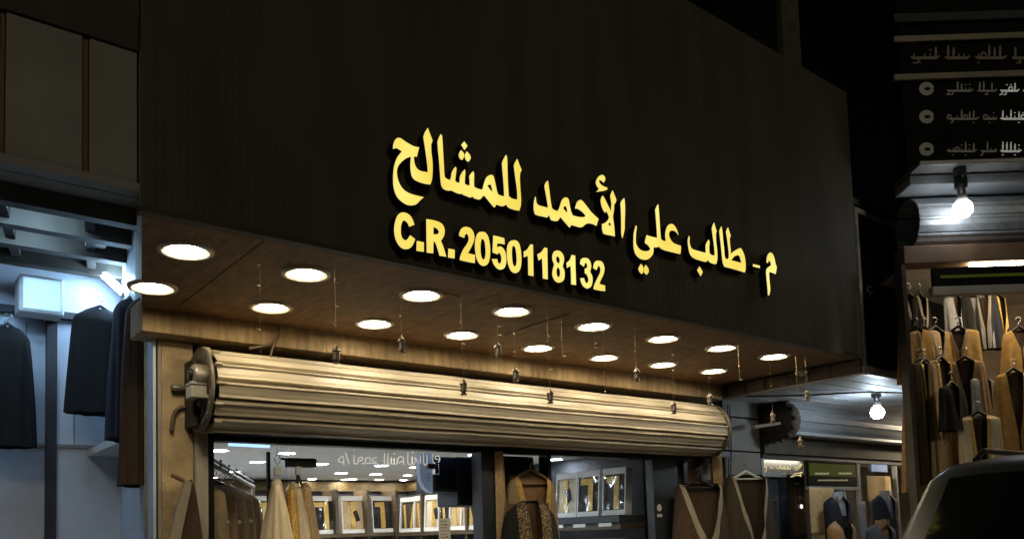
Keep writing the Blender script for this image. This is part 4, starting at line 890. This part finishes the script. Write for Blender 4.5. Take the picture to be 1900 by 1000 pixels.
# garments next door
def vest(label, px, py, Y, cloth, w, ln, shirt, seed, g0=.07, zm=.28):
    q = P(px, py, Y)
    t = robe('waistcoat', label, 'waistcoat', q, ln, cloth, sh=w, hem=w*.92, dep=.10, hdep=.12, rot=-.35, g0=g0, zmeet=zm, trim=None, fold=.004, nf=5, seed=seed, neck=w*.42, drop=.08, group='waistcoats next door')
    Mx = Matrix.Translation(q) @ Matrix.Rotation(-.35, 4, 'Z')
    if shirt:
        bm = lathe(B(), [(w*.30, .045), (w*.36, .0), (w*.55, -.06), (w*.62, -.2), (w*.62, -.45)], (0, 0, 0), 20); bm.transform(Mx @ Matrix.Diagonal((1, .6, 1, 1))); mk('shirt', bm, shirt, t, True)
        for s in (-1, 1):
            bm = B(); grid(bm, lambda a, b: Vector((s*(.005+a*w*.30), -.075-.02*(1-a), .05-b*.10*(.5+a*.5)+.0)), 4, 4); bm.transform(Mx); mk('collar', bm, shirt, t)
    for k in range(4):
        bm = lathe(B(), [(.008, 0), (.006, -.005)], (.012, -.125, -zm-.06*k-.02), 10, 'y'); bm.transform(Mx); mk('button', bm, M_black, t)
    return t
vest('black waistcoat over a grey shirt, under the olive sign', 1553, 921, NY-.30, M_navy, .155, .55, M_greyc, 11)
vest('ochre waistcoat hanging lowest in front of the black one', 1560, 966, NY-.55, M_brown2, .145, .55, M_blackc, 12)
vest('black waistcoat over a striped grey shirt at the right', 1640, 918, NY-.20, M_navy, .17, .55, M_greyc, 13)
vest('blue-grey waistcoat with brown lining at the lower right', 1633, 972, NY-.45, mat('bluegrey_cloth', (.09, .10, .12), .85), .17, .55, M_brown, 14)
M_gbeige = mat('golden_beige_cloth', (.72, .50, .24), .8, var=.12, scale=20, bump=.2)
def sheet(name, label, cat, pxs, pys, Y, cl, fold=.015, seed=0):
    a, b, c = P(pxs[0], pys[0], Y), P(pxs[1], pys[0], Y), P(pxs[0], pys[1], Y)
    o = mk(name, grid(B(), lambda u, v: Vector((a.x+(b.x-a.x)*u, Y+fold*math.sin(u*13+seed+v*1.2)*(.3+.7*v)+.01*math.sin(u*5+seed), a.z+(c.z-a.z)*v)), 24, 10), cl, None, True)
    md = o.modifiers.new('thickness', 'SOLIDIFY'); md.thickness = .006
    return tag(o, label, cat)
sheet('hanging_cloth', 'golden beige length of cloth hanging left of the black waistcoat', 'cloth', (1503, 1546), (904, 992), NY-.12, M_gbeige, seed=1)
sheet('hanging_cloth', 'tan folded cloth behind the glass above the right waistcoat', 'cloth', (1610, 1652), (882, 930), NY+.12, M_gbeige, .006, 2)
sheet('hanging_cloth', 'pale grey sleeve hanging between the two black waistcoats', 'cloth', (1593, 1606), (930, 1010), NY-.2, M_greyc, .01, 3)
for i, (px, w, cl, nm) in enumerate(((1428, 24, mat('slate_cloth', (.075, .085, .10), .85), 'slate grey'), (1449, 20, M_navy, 'navy'), (1466, 18, M_dkbrown, 'dark brown'), (1484, 20, M_blackc, 'black'))):
    sheet('hanging_trousers', nm + ' trousers hanging behind the yellow script window, ' + ORD[i] + ' from the left', 'trousers', (px-w/2, px+w/2), (880, 1000), NY+.25+.04*i, cl, .018, 5+i)
q0, q1 = P(1417, 884, NY+.2), P(1458, 876, NY+.2)
tag(mk('trouser_bar', bx(q0.x, q1.x, NY+.19, NY+.23, q0.z, q1.z, bev=.004), M_white), 'pale horizontal hanger bar over the slate trousers', 'bar')
for i, (px, py) in enumerate(((1430, 927), (1480, 926), (1475, 897))):
    a = P(px, py, NY+.2); tag(mk('clip', bx(a.x-.045, a.x+.045, NY+.18, NY+.2, a.z-.006, a.z+.006), M_chrome), 'small bright trouser clip, ' + ('left', 'lower right', 'upper right')[i] + ' one behind the yellow script window', 'clip')
a = P(1487, 939, NY-.01); tag(mk('round_sticker', lathe(B(), [(.022, 0), (.022, -.003)], a, 16, 'y'), glow('bright_spot', (1, .97, .9), 1.2)), 'small bright round lamp behind the dark trousers', 'lamp')

# ------------------------------------------------------------------ covered passage to the left of the shop
ps = thing('passage_building', 'grey panelled front over a covered passage lit blue-white, left of the shop', 'building', (.3, 5.4, .12))
PY, PZ0, PE = 5.4, 3.80, 7.05
zp = P(60, 822, PE-.1).z
pxs = [P(-70, 200, PY).x, P(0, 200, PY).x, P(8, 200, PY).x, P(155, 200, PY).x, P(164, 200, PY).x, 1.36]
pz1 = P(120, 56, PY).z
for a, b in zip(pxs, pxs[1:]):
    if b-a < .08: mk('panel_joint', bx(a, b, PY+.012, PY+.03, PZ0+.06, pz1), M_wood, ps)
    else: mk('front_panel', bx(a+.006, b-.006, PY, PY+.03, PZ0+.06, pz1, bev=.004), M_gpanel, ps)
mk('front_panel', bx(-1.6, pxs[0]-.01, PY, PY+.03, PZ0+.06, pz1, bev=.004), M_gpanel, ps)
mk('lower_ledge', bx(-1.6, 1.36, PY-.06, PY+.05, PZ0, PZ0+.055, bev=.006), M_gpanel, ps)
mk('parapet', bx(-1.6, 1.36, PY-.02, PY+.2, pz1+.004, pz1+1.2), M_cladback, ps)
mk('passage_ceiling', bx(-1.6, 1.66, PY+.06, PE, PZ0+.0, PZ0+.05), M_gpanel, ps)
for k in range(4):
    y = PY+.22+k*.40; mk('ceiling_beam', bx(-1.6, 1.28+(y-4.7)*.155, y, y+.09, PZ0-.12, PZ0-.003), M_cladback, ps)
for k in range(4):
    x = -.4+k*.5; mk('cross_beam', foot(B(), [(x, PY+.25), (x+.06, PY+.25), (x+.36, PE), (x+.30, PE)], PZ0-.08, PZ0-.0045), M_rust, ps)
mk('passage_wall', foot(B(), [(1.262, YW+.01), (1.64, PE), (1.655, PE), (1.277, YW+.01)], .12, PZ0+.0), M_passw, ps)
mk('passage_wall', bx(-1.65, -1.6, PY, PE, .12, PZ0+.05), M_passw, ps)
mk('end_wall', bx(-1.6, 1.66, PE, PE+.1, .12, PZ0-.002), M_passw, ps)
q = P(96, 700, PE-.05); mk('dark_post', bx(q.x-.035, q.x+.035, PE-.06, PE-.002, .12, P(96, 592, PE-.05).z), M_iwall, ps)
mk('wall_rail', bx(-1.6, 1.64, PE-.05, PE-.002, P(96, 588, PE-.05).z, P(96, 575, PE-.05).z), M_iwall, ps)
for px in (8, 48, 138, 215):
    x = P(px, 700, PE).x; mk('wall_joint', bx(x-.004, x+.004, PE-.006, PE-.001, zp+.02, 3.3), M_silver, ps)
mk('dado_ledge', bx(-1.6, 1.62, PE-.02, PE-.002, zp-.015, zp+.01), M_silver, ps)
G_tube = glow('cold_tube', (.45, .70, 1.0), 150)
a, b = P(170, 488, PE-.12), P(234, 548, PE-.35)
t = thing('fluorescent_tube', 'bright slanted fluorescent tube high on the passage end wall', 'lamp', b)
mk('tube', tb([a, b], .028, 12), G_tube, t, True)
mk('batten', tb([a+Vector((.0, .05, .02)), b+Vector((.0, .05, .02))], .024, 8), M_white, t)
for q in (a, b): mk('end_cap', tb([q-(b-a).normalized()*.02, q+(b-a).normalized()*.02], .034, 10), M_greybox, t)
mk('support', tb([a+Vector((0, .05, .02)), Vector((a.x, PE-.003, a.z+.05))], .012, 6), M_greybox, t)
mk('drop_wire', tb([b+Vector((0, .05, .02)), Vector((b.x, b.y+.05, PZ0-.002))], .005, 6), M_greybox, t)
q0, q1 = P(36, 574, PE-.3), P(122, 515, PE-.3)
t = thing('light_box', 'blue-white light box on the passage end wall', 'light box', q0)
mk('case', bx(q0.x, q1.x, PE-.26, PE-.052, q0.z, q1.z, bev=.02), M_white, t); mk('diffuser', bx(q0.x+.03, q1.x-.03, PE-.268, PE-.2605, q0.z+.03, q1.z-.03), glow('blue_diffuser', (.30, .58, 1.0), 1.1), t)
q0, q1 = P(166, 445, 6.2), P(204, 412, 6.2)
t = thing('junction_light', 'small blue-lit lamp box under the passage beams', 'lamp', q0)
mk('box_body', bx(q0.x, q1.x, 6.2, 6.35, q0.z, q1.z, bev=.01), M_white, t); mk('lens', bx(q0.x+.02, q1.x-.02, 6.192, 6.1995, q0.z+.02, q1.z-.02), glow('blue_lens', (.35, .6, 1.0), .9), t)
mk('rod', tb([((q0.x+q1.x)/2, 6.27, q1.z), ((q0.x+q1.x)/2, 6.27, PZ0-.002)], .01, 6), M_greybox, t)
for k_, yt in enumerate((PY+.42, PY+.82)):  # two tubes added to brighten the whole passage
    t = thing('added_fill_tube', ('front', 'rear')[k_] + ' added cold tube lighting the passage from between the ceiling beams', 'lamp', (.5, yt, PZ0-.06))
    mk('tube', tb([(-.2, yt, PZ0-.05), (1.1, yt, PZ0-.05)], .016, 10), glow('cold_fill_glow', (.42, .68, 1.0), 46), t, True); mk('batten', bx(-.25, 1.15, yt-.03, yt+.03, PZ0-.03, PZ0-.005), M_white, t)
def wallrobe(label, px, py, Y, ln, cl, seed, w, hem, rot):
    q = P(px, py, Y); robe('dark_cloak', label, 'cloak', q, ln, cl, sh=w, hem=hem, dep=.08, hdep=.12, rot=rot, fold=.016, nf=9, seed=seed, drop=.10, group='cloaks in the passage', hanger=(M_black, 0))
wallrobe('black cloak below the slanted tube in the passage', 186, 575, 6.75, .80, M_blackc, 71, .19, .24, 0)
wallrobe('dark cloak on the passage wall beside the sandy pier', 266, 560, 5.35, 1.15, M_dkbrown, 72, .17, .20, .9)
wallrobe('navy cloak on the passage wall behind the one beside the pier', 240, 560, 5.9, .95, M_navy, 73, .16, .2, .9)
wallrobe('dark cloak hanging at the far left edge of the passage', 14, 608, 6.7, .85, M_blackc, 74, .14, .18, -.1)

# ------------------------------------------------------------------ corner shop on the right
uh = Vector((math.cos(YAW), -math.sin(YAW), 0)); nh = Vector((math.sin(YAW), math.cos(YAW), 0))
CO0 = E0 + ray(1655, 940)*(6.1/ray(1655, 940).dot(nh)); CO0.z = 0
TX = Matrix(((uh.x, nh.x, 0, CO0.x), (uh.y, nh.y, 0, CO0.y), (0, 0, 1, 0), (0, 0, 0, 1)))
TXI = TX.inverted()
def Q(px, py, yo=0.0):
    v = ray(px, py); t_ = ((CO0-E0).dot(nh)+yo)/v.dot(nh); return TXI @ (E0+v*t_)
XF[0] = TX
cs = thing('corner_shop', 'corner shop at the far right with black sign, silver shutter and hung clothes', 'building', (1.6, .3, .12))
W1 = 3.2
def zq(py, yo=0, px=1780): return Q(px, py, yo).z
mk('upper_wall', bx(Q(1659, 200, .2).x, W1, .06, .2, zq(318), zq(-120)), M_signblk, cs)
for py, m_, h_ in ((22, M_iwall, .05), (62, M_orn, .035), (133, M_orn, .035)):
    mk('sign_frame_bar', bx(Q(1658, py, .03).x, W1, .03, .058, zq(py)-h_, zq(py)+h_*.4, bev=.004), m_, cs)
mk('canopy', bx(Q(1658, 320, .2).x, W1, -.2, .2, zq(325), zq(317), bev=.006), M_silver, cs)
mk('canopy_underside', bx(Q(1660, 340, .19).x, W1, -.05, .19, zq(345), zq(329)), M_bsoff, cs)
cz, rz = zq(398, -.0), .20
for k in range(10):
    a0 = 2*math.pi*k/10; a1 = a0+2*math.pi/10
    pr = [(.22+(rz+dr)*math.cos(a0+(a1-a0)*t_), cz+(rz+dr)*math.sin(a0+(a1-a0)*t_)) for t_, dr in ((0, -.008), (.05, .006), (.15, .006), (.22, 0), (.5, .004), (.9, 0), (1, -.014))]
    bm = B(); A = [bm.verts.new((Q(1659, 400, .42).x, y, z)) for y, z in pr]; B2 = [bm.verts.new((W1, y, z)) for y, z in pr]
    for i in range(len(pr)-1): bm.faces.new((A[i], B2[i], B2[i+1], A[i+1]))
    mk('shutter_slat', bm, M_bshut, cs)
mk('lintel', bx(Q(1658, 470, .16).x, W1, .0, .16, zq(486), zq(453), bev=.006), mat('brown_lintel', (.20, .12, .07), .6), cs)
mk('pilaster', bx(Q(1660, 520, .12).x, Q(1660, 520, .12).x+.03, .0, .12, .12, zq(488)), M_cladback, cs)
mk('shop_back_wall', bx(.95, W1, 1.5, 1.55, .12, zq(470)), mat('corner_wall', (.16, .12, .08), .8), cs)
mk('room_ceiling', bx(.35, W1, .17, 1.5, zq(475), zq(470)), M_ceil, cs)
bm = B(); vs = [bm.verts.new(v) for v in ((.20, .13, .12), (.95, 1.55, .12), (.95, 1.55, zq(470)), (.20, .13, zq(470)))]; bm.faces.new(vs); mk('side_wall', bm, mat('corner_wall', (.16, .12, .08)), cs)
mk('shop_floor', bx(.05, W1, .13, 1.5, .121, .13), M_floor, cs)
G_cofill = glow('corner_lamp', (1.0, .80, .52), 40)  # glow for an added, unseen strip that lights the hung garments
tag(mk('added_fill_strip', bx(.75, 3.0, .04, .09, zq(486)-.035, zq(486)-.003), G_cofill), 'warm strip lamp inside the corner shop', 'lamp')
XF[0] = None
# rows of print on the black sign
cq = lambda x, y: TX @ Q(x, y, .055)
pr = thing('sign_print', 'three dim rows of pale print with icons on the black corner sign', 'lettering', TX @ Q(1780, 275, .055))
M_dim = mat('dim_cream_print', (.22, .21, .15), .5, emit=(.5, .48, .36), es=.04)
M_dimw = mat('bright_cream_print', (.6, .6, .52), .5, emit=(.8, .8, .7), es=.22)
def script_row(x0, x1, y, h, fn, mt, parent):
    x = x0
    while x < x1-8:
        w = min(rnd.uniform(2.2, 4.2)*h, x1-x); bm = B()
        ribbon(bm, [(x, y-.1*h), (x+w*.1, y), (x+w*.9, y), (x+w, y-.2*h)], .26*h, fn)
        k = x+.3*h
        while k < x+w-.2*h:
            c = rnd.random()
            if c < .35: ribbon(bm, [(k, y), (k+.02*h, y-.5*h), (k+.03*h, y-rnd.uniform(.9, 1.2)*h)], .22*h, fn)
            elif c < .7: ribbon(bm, [(k, y), (k, y-.4*h)], .2*h, fn)
            elif c < .85: ribbon(bm, [(k+.25*h*math.cos(a_*.8), y-.25*h+.25*h*math.sin(a_*.8)) for a_ in range(9)], .18*h, fn)
            else: ribbon(bm, [(k, y), (k-.1*h, y+.4*h), (k-.4*h, y+.5*h)], .2*h, fn)
            if rnd.random() < .4: d = rnd.choice((-.75, .45)); ribbon(bm, [(k-.1*h, y+d*h), (k+.12*h, y+d*h)], .2*h, fn)
            k += .5*h
        mk('word', bm, mt, parent); x += w+.5*h
for yy_ in (165, 217, 277):
    mk('icon', ribbon(B(), [(1720+10*math.cos(k*.5236), yy_+8*math.sin(k*.5236)) for k in range(13)], 10, cq), M_dim, pr)
    script_row(1757, 1850, yy_+4, 15, cq, M_dim, pr); script_row(1856, 1912, yy_+4, 15, cq, M_dimw, pr)
script_row(1690, 1910, 108, 20, cq, M_orn, pr)
q = TX @ Q(1786, 388, -.12)
bl = thing('light_bulb', 'bright white bulb hanging before the corner shop shutter', 'bulb', q)
G_bulb2 = glow('corner_bulb_glow', (.88, .95, 1.0), 18)
mk('glass_bulb', lathe(B(), [(.005, -.066), (.042, -.058), (.066, -.03), (.070, .0), (.062, .034), (.046, .052)], q, 24), G_bulb2, bl, True)
mk('bulb_collar', lathe(B(), [(.046, .052), (.038, .085), (.026, .11)], q, 20), M_white, bl, True)
mk('holder', lathe(B(), [(.028, .11), (.030, .16), (.045, .165), (.045, zq(325)-q.z)], q, 20), M_black, bl, True)
XF[0] = TX
a, b = Q(1731, 533, -.03), Q(1930, 492, -.03)
so = thing('corner_olive_sign', 'long dark olive sign board under the corner shop lintel', 'sign', a)
mk('board', bx(a.x, b.x, -.05, -.01, a.z, b.z), M_signblk, so); mk('olive_band', bx(a.x+.05, b.x-.05, -.054, -.0505, a.z+.06, b.z-.06), M_green, so)
mk('rail', bx(a.x-.02, b.x, -.06, .0, a.z-.07, a.z-.003, bev=.004), M_silver, so)
def crobe(label, px, py, yo, ln, cl, sh, hem, seed, name='hung_garment', cat='garment'):
    q = Q(px, py, yo); r2 = random.Random(seed)
    robe(name, label, cat, q, ln*r2.uniform(.92, 1.08), cl, sh=sh*r2.uniform(.9, 1.1), hem=hem*r2.uniform(.85, 1.1), dep=.035, hdep=.05, rot=r2.uniform(-.5, .5), g0=sh*r2.uniform(.25, .45), zmeet=ln*r2.uniform(.3, .8), trim=r2.choice((M_trim, M_zari, None)), tw=.02, fold=.014, nf=r2.choice((6, 7, 9)), seed=seed, neck=sh*.45, drop=r2.uniform(.03, .05), group='clothes at the corner shop', hanger=(M_black, 0), lining=M_dkbrown)
M_och = mat('ochre_cloth', (.46, .28, .085), .85, var=.2, scale=25)
SH = ['leftmost', 'second', 'third', 'fourth', 'fifth', 'sixth']
for i, (px, cl, nm) in enumerate(((1686, M_navy, 'navy'), (1705, M_blackc, 'black'), (1770, M_greyc, 'grey'), (1800, M_blackc, 'black'), (1822, M_greyc, 'pale grey'), (1850, M_navy, 'navy'))):
    crobe(nm + ' jacket high under the corner sign, ' + SH[i] + ' in its row', px, 548, .55, .42, cl, .10, .12, 100+i)
for i, (px, cl) in enumerate(((1698, M_och), (1714, M_tan), (1735, M_och), (1778, M_och), (1890, M_och))):
    crobe('ochre jacket in the middle row of the corner shop, ' + SH[i] + ' of five', px, 612, .35, .40, cl, .13, .15, 110+i)
for i, (px, py, cl, nm) in enumerate(((1706, 672, M_brown, 'brown'), (1716, 672, M_dkbrown, 'dark brown'), (1745, 668, M_tan, 'tan'), (1790, 668, M_brown2, 'light brown'), (1822, 700, M_greyc, 'greyish'), (1880, 690, M_och, 'ochre'))):
    crobe(nm + ' robe in the lower row of the corner shop, ' + SH[i] + ' of six', px, py, .2, 1.0, cl, .14, .19, 120+i)
crobe('long cream robe hanging lowest at the corner shop', 1815, 770, .02, .9, M_cream, .14, .18, 131)
crobe('black waistcoat hanging before the tan robe at the corner shop', 1765, 715, .05, .35, M_blackc, .13, .14, 132)
XF[0] = None

# ------------------------------------------------------------------ parked car, lower right
M_car = mat('grey_car_paint', (.055, .062, .068), .35, metal=.4, var=.04, spec=.6)
M_tint = mat('tinted_window', (.008, .009, .010), .08, var=.1, spec=.7)
M_rubber = mat('tyre_rubber', (.02, .02, .02), .85)
M_red = mat('tail_lamp_red', (.25, .01, .01), .2)
crt = TX @ Q(1662, 940, 0) - E0; 
cx0 = 3.60; cyc = 1.10
car = thing('parked_car', 'grey parked car seen from behind at the lower right edge', 'car', (cx0+2, cyc, 0))
side = [(.06, .32), (.0, .55), (.02, .95), (.09, 1.12), (.18, 1.42), (.30, 1.70), (.46, 1.765), (1.2, 1.80), (2.0, 1.785), (2.35, 1.70), (2.85, 1.30), (3.05, 1.15), (3.8, 1.02), (4.15, .85), (4.22, .55), (4.15, .32)]
side = [(x, z*1.06) for x, z in side]
def hwc(z): return .90 if z < 1.1 else .90-.20*((z-1.1)/.7)**1.2
def carpt(i, j):
    x, z = side[i]; e = abs(j); ins = .05*max(0, e-.8)/.2
    return Vector((cx0+x+(2.1-x)*ins*.35, cyc+j*hwc(z)*(1-.0*e), z-.0-.03*max(0, e-.75)/.25*(1 if z > 1.6 else 0)))
js = [-1, -.97, -.88, -.6, -.2, .2, .6, .88, .97, 1]
bm = B(); V = [[bm.verts.new(carpt(i, j)) for j in js] for i in range(len(side))]
for i in range(len(side)-1):
    for j in range(len(js)-1): bm.faces.new((V[i][j], V[i][j+1], V[i+1][j+1], V[i+1][j]))
for j in (0, -1):
    c = [V[i][j] for i in range(len(side))]; bm.faces.new(c if j == 0 else c[::-1])
bmesh.ops.recalc_face_normals(bm, faces=bm.faces)
body = mk('body', bm, M_car, car, True)
def strip(i0, i1, j0, j1, off, n=8):
    def f(a, b):
        t = b*(i1-i0)+i0; k = min(int(t), len(side)-2); fr = t-k
        p = carpt(k, j0+(j1-j0)*a).lerp(carpt(k+1, j0+(j1-j0)*a), fr); return p+Vector(off)
    return grid(B(), f, n, n)
mk('rear_window', strip(3.15, 4.95, -.84, .84, (-.008, 0, .003)), M_tint, car, True)
mk('windscreen', strip(9.2, 10.9, -.86, .86, (.006, 0, .008)), M_tint, car, True)
for s in (1, -1):
    pts_ = [(.35, 1.15), (.50, 1.62), (1.2, 1.68), (1.95, 1.66), (2.6, 1.2), (1.4, 1.15)]
    bm = B(); bm.faces.new([bm.verts.new((cx0+x, cyc+s*(hwc(z)+.006), z)) for x, z in pts_]); mk('side_window', bm, M_tint, car)
    mk('tail_lamp', bx(cx0-.01, cx0+.10, cyc+s*.80-.075, cyc+s*.80+.075, .92, 1.25, bev=.02), M_red, car)
    for xw in (.75, 3.35):
        tyre = mk('wheel', lathe(B(), [(.20, -.1), (.32, -.1), (.335, -.06), (.335, .06), (.32, .1), (.20, .1)], (cx0+xw, cyc+s*.80, .325), 28, 'y'), M_rubber, car, True)
        mk('rim', lathe(B(), [(.02, s*.09), (.19, s*.085), (.205, s*.105)], (cx0+xw, cyc+s*.80, .325), 20, 'y'), M_chrome, tyre)
mk('rear_bumper', bx(cx0-.05, cx0+.12, cyc-.86, cyc+.86, .38, .62, bev=.03), M_car, car)
for s in (1, -1): mk('roof_rail', tb([(cx0+.6, cyc+s*.6, 1.87), (cx0+.7, cyc+s*.6, 1.92), (cx0+1.9, cyc+s*.6, 1.92), (cx0+2.0, cyc+s*.6, 1.87)], .014, 8), M_black, car)
